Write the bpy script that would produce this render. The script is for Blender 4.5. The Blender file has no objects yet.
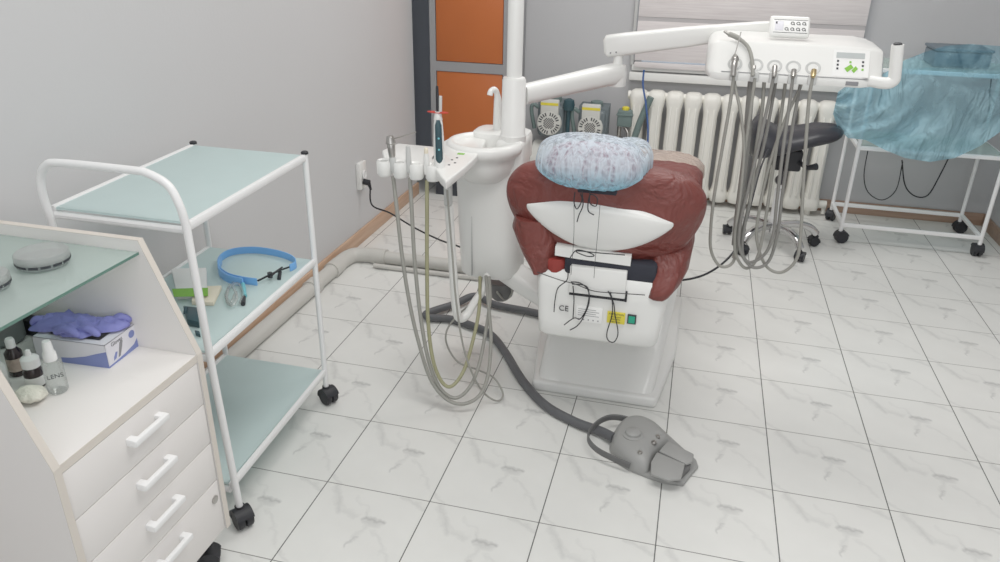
import bpy, bmesh, math, random
from mathutils import Vector, Matrix, noise
random.seed(7)
sc = bpy.context.scene
C = sc.collection
T = 0.33
# ------------------------------------------------------------------ camera
F = 759.91; YAW, PIT, ROL = -0.245083, 0.430686, 0.0186025
CAM = Vector((-0.0404715, -2.330427, 1.5363975))
_cy, _sy, _cp, _sp, _cr, _sr = math.cos(YAW), math.sin(YAW), math.cos(PIT), math.sin(PIT), math.cos(ROL), math.sin(ROL)
fw = Vector((_sy*_cp, _cy*_cp, -_sp)); r0 = Vector((_cy, -_sy, 0)); u0 = r0.cross(fw)
rt = _cr*r0 + _sr*u0; up = -_sr*r0 + _cr*u0
cd = bpy.data.cameras.new('camera'); cam = bpy.data.objects.new('camera', cd); C.objects.link(cam)
cd.sensor_width = 36; cd.lens = F/1000*36; cd.clip_start = 0.02
M = Matrix((rt, up, -fw)).transposed().to_4x4(); M.translation = CAM
cam.matrix_world = M; sc.camera = cam
def ray(x, y): return rt*((x-500)/F) - up*((y-281)/F) + fw
def uz(x, y, z=0.0): d = ray(x, y); return CAM + d*((z-CAM.z)/d.z)
def uy(x, y, Y): d = ray(x, y); return CAM + d*((Y-CAM.y)/d.y)
def ux(x, y, X): d = ray(x, y); return CAM + d*((X-CAM.x)/d.x)

sc.view_settings.view_transform = 'Standard'
sc.view_settings.look = 'None'
sc.view_settings.exposure = 0.0
sc.view_settings.gamma = 1.22

# ------------------------------------------------------------------ materials
def lin(c):
    return tuple(((v/255)/12.92 if v/255 <= .04045 else ((v/255+.055)/1.055)**2.4) for v in c) + (1,)
def mat(name, rgb, rough=.5, metal=0, var=.04, scale=12, bump=0, bscale=60, coat=0, trans=0, alpha=1, ior=1.45, emis=None, sub=0):
    m = bpy.data.materials.new(name); m.use_nodes = True
    nt = m.node_tree; N = nt.nodes; L = nt.links
    b = N['Principled BSDF']
    b.inputs['Roughness'].default_value = rough; b.inputs['Metallic'].default_value = metal
    b.inputs['Coat Weight'].default_value = coat; b.inputs['Transmission Weight'].default_value = trans
    b.inputs['IOR'].default_value = ior; b.inputs['Alpha'].default_value = alpha
    tc = N.new('ShaderNodeTexCoord'); nz = N.new('ShaderNodeTexNoise'); nz.inputs['Scale'].default_value = scale
    nz.inputs['Detail'].default_value = 4
    L.new(tc.outputs['Object'], nz.inputs['Vector'])
    mx = N.new('ShaderNodeMix'); mx.data_type = 'RGBA'
    c = lin(rgb)
    mx.inputs[6].default_value = tuple(v*(1-var) for v in c[:3])+(1,)
    mx.inputs[7].default_value = tuple(min(1, v*(1+var)) for v in c[:3])+(1,)
    L.new(nz.outputs['Fac'], mx.inputs[0]); L.new(mx.outputs[2], b.inputs['Base Color'])
    if bump:
        n2 = N.new('ShaderNodeTexNoise'); n2.inputs['Scale'].default_value = bscale; L.new(tc.outputs['Object'], n2.inputs['Vector'])
        bp = N.new('ShaderNodeBump'); bp.inputs['Strength'].default_value = bump; bp.inputs['Distance'].default_value = .01
        L.new(n2.outputs['Fac'], bp.inputs['Height']); L.new(bp.outputs[0], b.inputs['Normal'])
    if emis:
        b.inputs['Emission Color'].default_value = lin(emis[0]); b.inputs['Emission Strength'].default_value = emis[1]
    return m
def glassy(name, rgb, op, rough=.05, white=0.0):
    """thin glass / clear plastic: transparent mixed with a glossy skin and a bit of tint"""
    m = bpy.data.materials.new(name); m.use_nodes = True
    nt = m.node_tree; N = nt.nodes; L = nt.links; N.clear()
    o = N.new('ShaderNodeOutputMaterial'); tr = N.new('ShaderNodeBsdfTransparent'); tr.inputs[0].default_value = lin(rgb)
    df = N.new('ShaderNodeBsdfDiffuse'); df.inputs[0].default_value = lin(rgb)
    gl = N.new('ShaderNodeBsdfGlossy'); gl.inputs['Roughness'].default_value = rough
    fr = N.new('ShaderNodeFresnel'); fr.inputs[0].default_value = 1.45
    m1 = N.new('ShaderNodeMixShader'); m1.inputs[0].default_value = op
    L.new(tr.outputs[0], m1.inputs[1]); L.new(df.outputs[0], m1.inputs[2])
    fm = N.new('ShaderNodeMath'); fm.operation = 'MULTIPLY'; fm.inputs[1].default_value = .45; L.new(fr.outputs[0], fm.inputs[0])
    m2 = N.new('ShaderNodeMixShader'); L.new(fm.outputs[0], m2.inputs[0]); L.new(m1.outputs[0], m2.inputs[1]); L.new(gl.outputs[0], m2.inputs[2])
    L.new(m2.outputs[0], o.inputs[0]); return m

W = dict(
 plastic=mat('white_plastic', (232,232,229), .28, var=.012, coat=.2),
 enamel=mat('white_enamel', (238,238,238), .3, var=.01),
 laminate=mat('white_laminate', (231,227,224), .45, var=.012, scale=4),
 edge=mat('cream_edge', (213,205,195), .5, var=.03),
 pgrey=mat('light_grey_plastic', (196,197,195), .45, var=.02),
 maroon=mat('maroon_leatherette', (108,48,42), .48, var=.22, scale=5, bump=.8, bscale=9),
 red=mat('red_cloth', (140,44,38), .7, var=.1),
 navy=mat('dark_navy', (32,34,44), .8),
 black=mat('black_rubber', (28,29,34), .55, var=.1),
 vinyl=mat('black_vinyl', (34,35,42), .38, var=.1, bump=.1, bscale=20),
 chrome=mat('chrome', (200,200,200), .16, metal=1),
 steel=mat('steel', (175,172,168), .3, metal=1),
 gold=mat('brass', (200,176,130), .3, metal=1),
 hose=mat('grey_hose', (146,145,138), .5, var=.06),
 hosey=mat('yellowed_hose', (150,148,114), .5, var=.1),
 hosed=mat('dark_grey_hose', (84,85,88), .5, var=.05),
 hosem=mat('mid_grey_hose', (126,125,121), .5, var=.05),
 pedal=mat('grey_pedal_plastic', (150,150,148), .42, var=.03),
 pedald=mat('dark_pedal_plastic', (92,92,92), .45),
 orange=mat('orange_laminate', (182,92,40), .42, var=.08, scale=5),
 lockg=mat('grey_laminate', (142,142,144), .5, var=.02),
 shadeg=mat('alcove_shade_grey', (150,156,168), .6, var=.04),  # grey that paints in the shade of the recess beside the locker
 plinth=mat('dark_plinth', (50,54,62), .6),
 pvc=mat('grey_pvc', (196,194,188), .45, var=.04, scale=3),
 castiron=mat('radiator_paint', (236,234,226), .4, var=.03, bump=.08, bscale=20),
 valve=mat('grey_green_metal', (98,116,114), .5, var=.15),
 compg=mat('compressor_casting', (98,108,112), .45, var=.3, scale=20, bump=.3, bscale=40),
 compl=mat('fan_cover', (206,206,200), .45, var=.04),
 yellow=mat('yellow_label', (222,206,60), .5, var=.08, scale=40),
 ink=mat('dark_ink', (40,42,48), .6),
 inkg=mat('grey_ink', (130,130,134), .6),
 green=mat('green_plastic', (120,185,50), .45),
 switchg=mat('green_switch', (20,140,110), .35, emis=((20,140,110), .15)),
 lcd=mat('lcd_grey', (178,184,184), .25),
 label=mat('white_label', (240,240,238), .5),
 bluep=mat('blue_plastic', (112,172,234), .35, var=.05),
 bluec=mat('blue_cable', (62,92,150), .5),
 teal=mat('dark_teal_plastic', (38,66,74), .4),
 tealp=mat('pale_teal_plastic', (110,190,200), .35),
 paper=mat('cream_paper', (232,222,200), .8),
 tissue=mat('cotton_tissue', (232,230,216), .9, var=.08, scale=50, bump=.6, bscale=90),
 purple=mat('purple_nitrile', (122,124,196), .55, var=.12, scale=18, bump=.3, bscale=50),
 boxw=mat('box_card_white', (225,224,232), .5, var=.02),
 boxb=mat('box_card_blue', (118,130,188), .5, var=.04),
 amber=mat('dark_amber_glass', (38,28,30), .15, var=.1),
 foil=mat('crumpled_clear_film', (176,158,146), .2, var=.25, scale=30, bump=.8, bscale=60),
 greybox=mat('slate_box', (92,106,116), .5),
 skyred=mat('red_translucent', (190,50,40), .3),
)
def frosted():
    m = bpy.data.materials.new('frosted_glass'); m.use_nodes = True
    nt = m.node_tree; N = nt.nodes; L = nt.links; N.clear()
    o = N.new('ShaderNodeOutputMaterial')
    p = N.new('ShaderNodeBsdfPrincipled'); p.inputs['Base Color'].default_value = lin((220,236,236)); p.inputs['Roughness'].default_value = .3
    tl = N.new('ShaderNodeBsdfTranslucent'); tl.inputs[0].default_value = lin((220,236,236))
    tr = N.new('ShaderNodeBsdfTransparent'); tr.inputs[0].default_value = lin((205,225,220))
    a = N.new('ShaderNodeMixShader'); a.inputs[0].default_value = .35; L.new(p.outputs[0], a.inputs[1]); L.new(tl.outputs[0], a.inputs[2])
    tc = N.new('ShaderNodeTexCoord'); nz = N.new('ShaderNodeTexNoise'); nz.inputs['Scale'].default_value = 9; L.new(tc.outputs['Object'], nz.inputs['Vector'])
    mr = N.new('ShaderNodeMapRange'); mr.inputs[3].default_value = .10; mr.inputs[4].default_value = .16; L.new(nz.outputs['Fac'], mr.inputs[0])
    b = N.new('ShaderNodeMixShader'); L.new(mr.outputs[0], b.inputs[0]); L.new(a.outputs[0], b.inputs[1]); L.new(tr.outputs[0], b.inputs[2])
    L.new(b.outputs[0], o.inputs[0]); return m
for n_ in W['maroon'].node_tree.nodes:
    if n_.type == 'BUMP': n_.inputs['Distance'].default_value = .035; n_.inputs['Strength'].default_value = .7
    if n_.type == 'TEX_NOISE' and n_.inputs['Scale'].default_value == 9: n_.inputs['Distortion'].default_value = 1.4; n_.inputs['Detail'].default_value = 3
W['frost'] = frosted()
W['glass'] = glassy('clear_shelf_glass', (232,244,240), .30)
W['glassedge'] = mat('green_glass_edge', (84,120,108), .2)
W['clear'] = glassy('clear_plastic', (240,243,243), .10, .1)
W['cloudy'] = glassy('cloudy_plastic', (244,246,245), .15, .15)
W['smoke'] = glassy('smoky_plastic', (140,145,145), .6, .1)
W['pane'] = glassy('window_glass', (235,240,245), .1)

def floor_mat():
    m = bpy.data.materials.new('marbled_floor_tiles'); m.use_nodes = True
    nt = m.node_tree; N = nt.nodes; L = nt.links; b = N['Principled BSDF']
    tc = N.new('ShaderNodeTexCoord')
    def vm(op, a, bb=None):
        n = N.new('ShaderNodeVectorMath'); n.operation = op
        for i, v in enumerate((a, bb)):
            if v is None: continue
            if isinstance(v, (tuple, list)): n.inputs[i].default_value = v
            else: L.new(v, n.inputs[i])
        return n
    def ma(op, *a, clamp=False):
        n = N.new('ShaderNodeMath'); n.operation = op; n.use_clamp = clamp
        for i, v in enumerate(a):
            if isinstance(v, (int, float)): n.inputs[i].default_value = v
            else: L.new(v, n.inputs[i])
        return n.outputs[0]
    s = vm('SCALE', tc.outputs['Object']); s.inputs[3].default_value = 1/T
    fr = vm('FRACTION', s.outputs[0]); sep = N.new('ShaderNodeSeparateXYZ'); L.new(fr.outputs[0], sep.inputs[0])
    cmb = N.new('ShaderNodeCombineXYZ'); L.new(sep.outputs[0], cmb.inputs[0]); L.new(sep.outputs[1], cmb.inputs[1])
    uv = cmb.outputs[0]
    nz = N.new('ShaderNodeTexNoise'); nz.inputs['Scale'].default_value = 9; nz.inputs['Detail'].default_value = 3; L.new(uv, nz.inputs['Vector'])
    w = vm('SUBTRACT', nz.outputs['Color'], (.5, .5, .5)); w2 = vm('MULTIPLY', w.outputs[0], (.16, .16, 0)); p = vm('ADD', uv, w2.outputs[0]).outputs[0]
    segs = [((.10,1.0),(.17,.84),.028,.34),((.17,.84),(.28,.70),.030,.40),((.28,.70),(.44,.64),.022,.26),((.50,.70),(.56,.64),.016,.3),
            ((.55,.645),(.68,.635),.022,.85),((.57,.60),(.66,.62),.030,.45),((.60,.60),(.53,.42),.020,.24),((.54,.40),(.50,.30),.014,.55),
            ((.66,.52),(.95,.16),.016,.20),((.74,1.0),(1.0,.90),.020,.30),((.0,.10),(.15,.0),.015,.25),((.36,.88),(.52,.72),.014,.14)]
    acc = None
    for a, c, wd, st in segs:
        ab = Vector((c[0]-a[0], c[1]-a[1])); l2 = ab.length_squared
        d = vm('SUBTRACT', p, (a[0], a[1], 0)); dt = vm('DOT_PRODUCT', d.outputs[0], (ab.x/l2, ab.y/l2, 0))
        t = ma('MULTIPLY', dt.outputs['Value'], 1.0, clamp=True)
        sc_ = vm('SCALE', (ab.x, ab.y, 0)); L.new(t, sc_.inputs[3])
        dist = vm('LENGTH', vm('SUBTRACT', d.outputs[0], sc_.outputs[0]).outputs[0]).outputs['Value']
        v = ma('MULTIPLY', ma('SUBTRACT', 1.0, ma('DIVIDE', dist, wd*2.0), clamp=True), st)
        acc = v if acc is None else ma('MAXIMUM', acc, v)
    cl = N.new('ShaderNodeTexNoise'); cl.inputs['Scale'].default_value = 2.5; cl.inputs['Detail'].default_value = 6; L.new(uv, cl.inputs['Vector'])
    c0 = N.new('ShaderNodeMix'); c0.data_type = 'RGBA'; c0.inputs[6].default_value = lin((220,220,216)); c0.inputs[7].default_value = lin((234,234,230)); L.new(cl.outputs['Fac'], c0.inputs[0])
    c1 = N.new('ShaderNodeMix'); c1.data_type = 'RGBA'; c1.inputs[7].default_value = lin((150,150,150)); L.new(ma('MULTIPLY', acc, .72), c1.inputs[0]); L.new(c0.outputs[2], c1.inputs[6])
    # grout
    gx = ma('ABSOLUTE', ma('SUBTRACT', ma('FRACT', ma('ADD', sep.outputs[0], .5)), .5))
    gy = ma('ABSOLUTE', ma('SUBTRACT', ma('FRACT', ma('ADD', sep.outputs[1], .5)), .5))
    mgx = ma('LESS_THAN', gx, .0052); mgy = ma('LESS_THAN', gy, .0050)
    c2 = N.new('ShaderNodeMix'); c2.data_type = 'RGBA'; c2.inputs[7].default_value = lin((128,127,123)); L.new(mgy, c2.inputs[0]); L.new(c1.outputs[2], c2.inputs[6])
    c3 = N.new('ShaderNodeMix'); c3.data_type = 'RGBA'; c3.inputs[7].default_value = lin((88,88,86)); L.new(mgx, c3.inputs[0]); L.new(c2.outputs[2], c3.inputs[6])
    L.new(c3.outputs[2], b.inputs['Base Color'])
    g = ma('MAXIMUM', mgx, mgy); rg = ma('ADD', ma('MULTIPLY', g, .5), .24); L.new(rg, b.inputs['Roughness'])
    bp = N.new('ShaderNodeBump'); bp.inputs['Strength'].default_value = .4; bp.inputs['Distance'].default_value = .002; bp.invert = True
    L.new(g, bp.inputs['Height']); L.new(bp.outputs[0], b.inputs['Normal'])
    return m
def wood(name, c1, c2, scale=(1.5, 30, 30), rough=.5):
    m = bpy.data.materials.new(name); m.use_nodes = True
    nt = m.node_tree; N = nt.nodes; L = nt.links; b = N['Principled BSDF']; b.inputs['Roughness'].default_value = rough
    tc = N.new('ShaderNodeTexCoord'); mp = N.new('ShaderNodeMapping'); mp.inputs['Scale'].default_value = scale
    nz = N.new('ShaderNodeTexNoise'); nz.inputs['Scale'].default_value = 2; nz.inputs['Detail'].default_value = 6
    L.new(tc.outputs['Object'], mp.inputs[0]); L.new(mp.outputs[0], nz.inputs['Vector'])
    r = N.new('ShaderNodeValToRGB'); r.color_ramp.elements[0].position = .3; r.color_ramp.elements[1].position = .7
    r.color_ramp.elements[0].color = lin(c1); r.color_ramp.elements[1].color = lin(c2)
    L.new(nz.outputs['Fac'], r.inputs[0]); L.new(r.outputs[0], b.inputs['Base Color']); return m

# ------------------------------------------------------------------ builder
WL = {}
class MB:
    def __init__(s): s.bm = bmesh.new()
    def add(s, other, mtx=None):
        me = bpy.data.meshes.new('tmp'); other.to_mesh(me); 
        if mtx: me.transform(mtx)
        s.bm.from_mesh(me); bpy.data.meshes.remove(me); other.free()
    def box(s, lo, hi, bev=0, mtx=None, seg=2):
        b = bmesh.new(); bmesh.ops.create_cube(b, size=1)
        lo = Vector(lo); hi = Vector(hi); c = (lo+hi)/2; d = hi-lo
        for v in b.verts: v.co = Vector((v.co.x*d.x, v.co.y*d.y, v.co.z*d.z)) + c
        if bev: bmesh.ops.bevel(b, geom=b.edges[:], offset=bev, segments=seg, profile=.5, affect='EDGES')
        s.add(b, mtx); return s
    def prism(s, pts, dv, bev=0, seg=2):
        b = bmesh.new(); vs = [b.verts.new(p) for p in pts]; f = b.faces.new(vs)
        r = bmesh.ops.extrude_face_region(b, geom=[f]); 
        for v in r['geom']:
            if isinstance(v, bmesh.types.BMVert): v.co += Vector(dv)
        bmesh.ops.recalc_face_normals(b, faces=b.faces[:])
        if bev: bmesh.ops.bevel(b, geom=b.edges[:], offset=bev, segments=seg, profile=.5, affect='EDGES')
        s.add(b); return s
    def loft(s, rings, cap=True, closed=False, mtx=None):
        b = bmesh.new(); R = [[b.verts.new(p) for p in r] for r in rings]; n = len(R[0])
        prs = list(zip(R, R[1:])) + ([(R[-1], R[0])] if closed else [])
        for a, c in prs:
            for i in range(n): b.faces.new((a[i], a[(i+1) % n], c[(i+1) % n], c[i]))
        if cap and not closed:
            b.faces.new(R[0][::-1]); b.faces.new(R[-1])
        bmesh.ops.recalc_face_normals(b, faces=b.faces[:]); s.add(b, mtx); return s
    def tube(s, pts, r, n=10, closed=False, flat=None, cap=True):
        pts = [Vector(p) for p in pts]; k = len(pts)
        rr = r if isinstance(r, (list, tuple)) else [r]*k
        tans = []
        for i in range(k):
            a = pts[i-1] if (i > 0 or closed) else pts[i]; c = pts[(i+1) % k] if (i < k-1 or closed) else pts[i]
            t = (c-a); tans.append(t.normalized() if t.length > 1e-9 else Vector((0, 0, 1)))
        nrm = tans[0].orthogonal().normalized()
        if flat is not None: nrm = (Vector(flat[0]) - tans[0]*Vector(flat[0]).dot(tans[0])).normalized()
        rings = []
        for i in range(k):
            t = tans[i]
            if flat is not None: nrm = (Vector(flat[0]) - t*Vector(flat[0]).dot(t)).normalized()
            else:
                nrm = (nrm - t*nrm.dot(t)); nrm = nrm.normalized() if nrm.length > 1e-6 else t.orthogonal().normalized()
            bi = t.cross(nrm); ring = []
            for j in range(n):
                a = 2*math.pi*(j+.5)/n
                sx, sy_ = math.cos(a), math.sin(a)
                if flat is not None:
                    e = 2/flat[2]; sx = math.copysign(abs(sx)**e, sx); sy_ = math.copysign(abs(sy_)**e, sy_)
                    ring.append(pts[i] + nrm*sx*rr[i] + bi*sy_*rr[i]*flat[1])
                else: ring.append(pts[i] + (nrm*sx + bi*sy_)*rr[i])
            rings.append(ring)
        return s.loft(rings, cap, closed)
    def lathe(s, prof, o=(0, 0, 0), n=24, mtx=None, sc_=(1, 1)):
        o = Vector(o); rings = [[o + Vector((max(r, 1e-4)*math.cos(2*math.pi*i/n)*sc_[0], max(r, 1e-4)*math.sin(2*math.pi*i/n)*sc_[1], z)) for i in range(n)] for r, z in prof]
        return s.loft(rings, True, False, mtx)
    def cyl(s, a, b_, r, n=16, r2=None):
        return s.tube([a, b_], [r, r if r2 is None else r2], n)
    def quad(s, ps):
        vs = [s.bm.verts.new(p) for p in ps]; s.bm.faces.new(vs); return s
    def build(s, name, m, parent=None, origin=None, ang=38, sub=0, solid=0):
        w = WL[parent.name] if parent else Vector(origin if origin is not None else (0, 0, 0))
        for v in s.bm.verts: v.co -= w
        lim = math.radians(ang)
        for f in s.bm.faces: f.smooth = True
        for e in s.bm.edges:
            e.smooth = not (len(e.link_faces) == 2 and e.calc_face_angle(0) > lim)
        me = bpy.data.meshes.new(name); s.bm.to_mesh(me); s.bm.free(); me.materials.append(W[m] if isinstance(m, str) else m)
        o = bpy.data.objects.new(name, me); C.objects.link(o)
        if parent: o.parent = parent
        else: o.location = w
        WL[o.name] = w
        if solid:
            md = o.modifiers.new('solid', 'SOLIDIFY'); md.thickness = solid; md.offset = 0
        if sub:
            md = o.modifiers.new('sub', 'SUBSURF'); md.levels = sub; md.render_levels = sub
        return o
def thing(name, label, cat, loc, group=None):
    o = bpy.data.objects.new(name, None); C.objects.link(o); o.location = loc; o.empty_display_size = .05
    o['label'] = label; o['category'] = cat
    if group: o['group'] = group
    WL[o.name] = Vector(loc); return o
def tag(o, label, cat, group=None, kind=None):
    o['label'] = label; o['category'] = cat
    if group: o['group'] = group
    if kind: o['kind'] = kind
    return o
def struct(o, label=None, cat=None):
    o['kind'] = 'structure'; 
    if label: o['label'] = label
    if cat: o['category'] = cat
    return o
def smooth(pts, k=6, closed=False):
    P = [Vector(p) for p in pts]; n = len(P); out = []
    rng = range(n) if closed else range(n-1)
    for i in rng:
        p0 = P[i-1] if (i > 0 or closed) else P[0]; p1 = P[i]; p2 = P[(i+1) % n]; p3 = P[(i+2) % n] if (closed or i+2 < n) else P[-1]
        for j in range(k):
            t = j/k
            out.append(.5*((2*p1) + (p2-p0)*t + (2*p0-5*p1+4*p2-p3)*t*t + (3*p1-p0-3*p2+p3)*t**3))
    if not closed: out.append(P[-1])
    return out
def se(cx, cy, z, a, b, p=2.0, n=40, fn=None):
    ring = []
    for i in range(n):
        t = 2*math.pi*i/n; c, s_ = math.cos(t), math.sin(t)
        x = math.copysign(abs(c)**(2/p), c)*a; y = math.copysign(abs(s_)**(2/p), s_)*b
        ring.append(Vector((cx+x, cy+y, z)))
    return ring
def text_mesh(txt, size, origin, xdir, ydir, depth=.0006):
    cu = bpy.data.curves.new('t', 'FONT'); cu.body = txt; cu.size = size; cu.extrude = depth/2; cu.align_x = 'CENTER'; cu.align_y = 'CENTER'
    cu.resolution_u = 3
    o = bpy.data.objects.new('t', cu); C.objects.link(o); bpy.context.view_layer.update()
    me = bpy.data.meshes.new_from_object(o.evaluated_get(bpy.context.evaluated_depsgraph_get()))
    bpy.data.objects.remove(o); bpy.data.curves.remove(cu)
    x = Vector(xdir).normalized(); y = Vector(ydir); y = (y - x*y.dot(x)).normalized(); z = x.cross(y)
    m = Matrix((x, y, z)).transposed().to_4x4(); m.translation = Vector(origin)
    me.transform(m); mb = MB(); mb.bm.from_mesh(me); bpy.data.meshes.remove(me); return mb
def caster(parent, P, h=.055, r=.024, face=0.0, stem=.02):
    """black twin wheel caster under point P (floor z=0)"""
    x, y = P[0], P[1]; mt = Matrix.Translation((x, y, 0)) @ Matrix.Rotation(face, 4, 'Z')
    b = MB()
    for sgn in (-1, 1):
        pr = [(r*.35, -.010), (r*.9, -.010), (r, -.006), (r, .006), (r*.9, .010), (r*.35, .010)]
        b.lathe(pr, n=20, mtx=mt @ Matrix.Translation((.010, sgn*.013, r)) @ Matrix.Rotation(math.pi/2, 4, 'X'))
    hood = []
    for k in range(2):
        yy = -.0245 if k == 0 else .0245
        hood.append([mt @ Vector((.010 + (r+.003)*math.cos(a), yy, r + (r+.003)*math.sin(a))) for a in [math.radians(d) for d in range(20, 200, 15)]] +
                    [mt @ Vector((.010 + (r*.7)*math.cos(a), yy, r + (r*.7)*math.sin(a))) for a in [math.radians(d) for d in range(195, 15, -15)]])
    b.loft(hood)
    b.cyl(mt @ Vector((0, 0, r)), mt @ Vector((0, 0, h+stem)), .008, 12)
    b.cyl(mt @ Vector((0, 0, h-.008)), mt @ Vector((0, 0, h)), .014, 14)
    return b.build('caster', 'black', parent)

# ------------------------------------------------------------------ room
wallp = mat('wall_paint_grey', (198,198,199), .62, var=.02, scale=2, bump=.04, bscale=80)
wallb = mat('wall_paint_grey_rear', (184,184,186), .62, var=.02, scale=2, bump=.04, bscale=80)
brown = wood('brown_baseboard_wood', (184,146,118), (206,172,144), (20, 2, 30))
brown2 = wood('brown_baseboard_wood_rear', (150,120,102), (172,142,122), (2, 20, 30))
XL, XR, YB, YF, H = -1.70, 1.70, 2.50, -3.2, 2.75
b = MB().box((-2.3, YF-.1, -.06), (XR+.1, YB+.1, 0)); struct(b.build('floor', floor_mat()), 'white glossy square floor tiles with grey marbled veins', 'floor')
b = MB().box((-2.3, YF-.1, H), (XR+.1, YB+.1, H+.06)); struct(b.build('ceiling', mat('ceiling_white', (240,240,240), .8)), 'plain white ceiling', 'ceiling')
b = MB().box((-2.3, YF, 0), (XL, 2.07, H)); struct(b.build('wall_left', wallp), 'smooth light grey wall along the left side', 'wall')
b = MB().box((-2.4, 2.07, 0), (-2.3, YB, H)); struct(b.build('wall_alcove', W['shadeg']), 'shade-toned grey wall in the recess beside the orange locker', 'wall')
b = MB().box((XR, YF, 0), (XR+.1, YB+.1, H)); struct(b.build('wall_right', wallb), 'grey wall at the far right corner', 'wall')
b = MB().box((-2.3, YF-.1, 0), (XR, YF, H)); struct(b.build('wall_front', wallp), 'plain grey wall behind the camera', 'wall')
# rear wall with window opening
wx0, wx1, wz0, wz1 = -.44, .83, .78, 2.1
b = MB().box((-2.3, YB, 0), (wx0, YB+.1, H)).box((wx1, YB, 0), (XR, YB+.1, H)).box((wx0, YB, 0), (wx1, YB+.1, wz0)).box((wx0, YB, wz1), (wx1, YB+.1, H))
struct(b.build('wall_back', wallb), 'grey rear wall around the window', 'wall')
b = MB().box((-2.3, YB-.012, 0), (-1.60, YB, H)); struct(b.build('alcove_shade_panel', W['shadeg']), 'grey panel painting the shade in the gap beside the orange locker', 'trim')  # added panel, its tone stands for shade on the rear wall
b = MB().box((XL, YF, 0), (XL+.014, 2.07, .075), .003); struct(b.build('baseboard_left', brown), 'brown wooden baseboard along the left wall', 'baseboard')
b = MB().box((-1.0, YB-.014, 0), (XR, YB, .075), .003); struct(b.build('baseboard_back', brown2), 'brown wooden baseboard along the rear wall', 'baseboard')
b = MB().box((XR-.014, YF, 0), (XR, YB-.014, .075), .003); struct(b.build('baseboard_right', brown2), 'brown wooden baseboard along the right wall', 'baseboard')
# window
wf = MB()
for lo, hi in (((wx0, YB+.02, wz0), (wx1, YB+.07, wz0+.05)), ((wx0, YB+.02, wz1-.05), (wx1, YB+.07, wz1)), ((wx0, YB+.02, wz0), (wx0+.05, YB+.07, wz1)), ((wx1-.05, YB+.02, wz0), (wx1, YB+.07, wz1)), ((.17, YB+.02, wz0), (.23, YB+.07, wz1))):
    wf.box(lo, hi, .004)
w1 = struct(wf.build('window_1', 'plastic'), 'white framed window behind the blind', 'window')
g = MB().box((wx0+.04, YB+.04, wz0+.04), (wx1-.04, YB+.046, wz1-.04)).build('pane', 'pane', w1)
b = MB().box((wx0-.01, YB-.055, .728), (wx1+.03, YB+.02, .775), .006).box((wx0, YB-.03, .783), (wx1, YB+.02, .820), .004)
struct(b.build('window_sill', 'plastic'), 'white two-step window sill above the radiator', 'window sill')
# outside = bright sky seen only as glow through the blind (world light)

# blind
def blind_mat():
    m = bpy.data.materials.new('zebra_blind_fabric'); m.use_nodes = True
    nt = m.node_tree; N = nt.nodes; L = nt.links; b = N['Principled BSDF']; b.inputs['Roughness'].default_value = .8
    tc = N.new('ShaderNodeTexCoord'); mp = N.new('ShaderNodeMapping'); mp.inputs['Scale'].default_value = (2, 1, 45)
    nz = N.new('ShaderNodeTexNoise'); nz.inputs['Scale'].default_value = 2.5; nz.inputs['Detail'].default_value = 7
    L.new(tc.outputs['Object'], mp.inputs[0]); L.new(mp.outputs[0], nz.inputs['Vector'])
    r = N.new('ShaderNodeValToRGB'); r.color_ramp.elements[0].position = .3; r.color_ramp.elements[1].position = .7
    r.color_ramp.elements[0].color = lin((208,200,200)); r.color_ramp.elements[1].color = lin((226,220,219))
    L.new(nz.outputs['Fac'], r.inputs[0]); L.new(r.outputs[0], b.inputs['Base Color']); return m
W['blind'] = blind_mat(); W['blindd'] = mat('blind_dark_band', (176,172,173), .8)  # second one: darker alternate bands of the zebra fabric
bl = thing('window_blind', 'pale pinkish-grey banded fabric blind with faint streaks over the window', 'blind', (.2, YB-.03, wz0+.06))
b = MB()
zs = [.835, 1.085, 1.335, 1.585, 1.835, 2.085]
for a, c in zip(zs, zs[1:]):
    b.box((-.425, YB-.052, a+.012), (.825, YB-.046, c-.012), .001)
b.box((-.425, YB-.058, .806), (.825, YB-.040, .838), .004)
b.build('fabric_panel', 'blind', bl)
b = MB()
for a in zs[1:-1]: b.box((-.425, YB-.049, a-.013), (.825, YB-.044, a+.013))
b.build('sheer_band', 'blindd', bl)
b = MB().box((-.44, YB-.07, 2.085), (.84, YB-.002, 2.15), .01); b.build('cassette', 'plastic', bl)
b = MB().box((-.452, YB-.03, .815), (-.43, YB-.001, 2.1), .004); struct(b.build('trim_2', 'pgrey'), 'narrow light grey strip at the left edge of the window', 'trim')

# radiator
rd = thing('radiator', 'white cast-iron column radiator under the window sill', 'radiator', (.17, 2.38, 0))
yr = 2.40
for i in range(11):
    x = -.375 + i*.108
    b = MB()
    rings = []
    for z, hw, d in ((.030, .030, .03), (.038, .046, .05), (.065, .0535, .062), (.095, .0515, .062), (.125, .044, .060), (.16, .0415, .060), (.545, .0415, .060), (.58, .044, .060), (.62, .0515, .062), (.65, .0535, .062), (.675, .046, .05), (.685, .030, .03)):
        rings.append(se(x, yr, z, hw, d, 3.2, 28))
    b.loft(rings)
    for dx in (-.018, .018): b.box((x+dx-.006, yr-.066, .12), (x+dx+.006, yr-.05, .60), .003)
    b.build('radiator_section', 'castiron', rd, ang=60)
b = MB().cyl((-.44, yr, .65), (.80, yr, .65), .024).cyl((-.44, yr, .07), (.80, yr, .07), .024).cyl((.79, yr, .07), (.79, yr, .012), .012).cyl((-.3, yr, .04), (-.3, yr, .0), .018).cyl((.7, yr, .04), (.7, yr, .0), .018)
b.build('header_pipe', 'castiron', rd)

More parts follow.
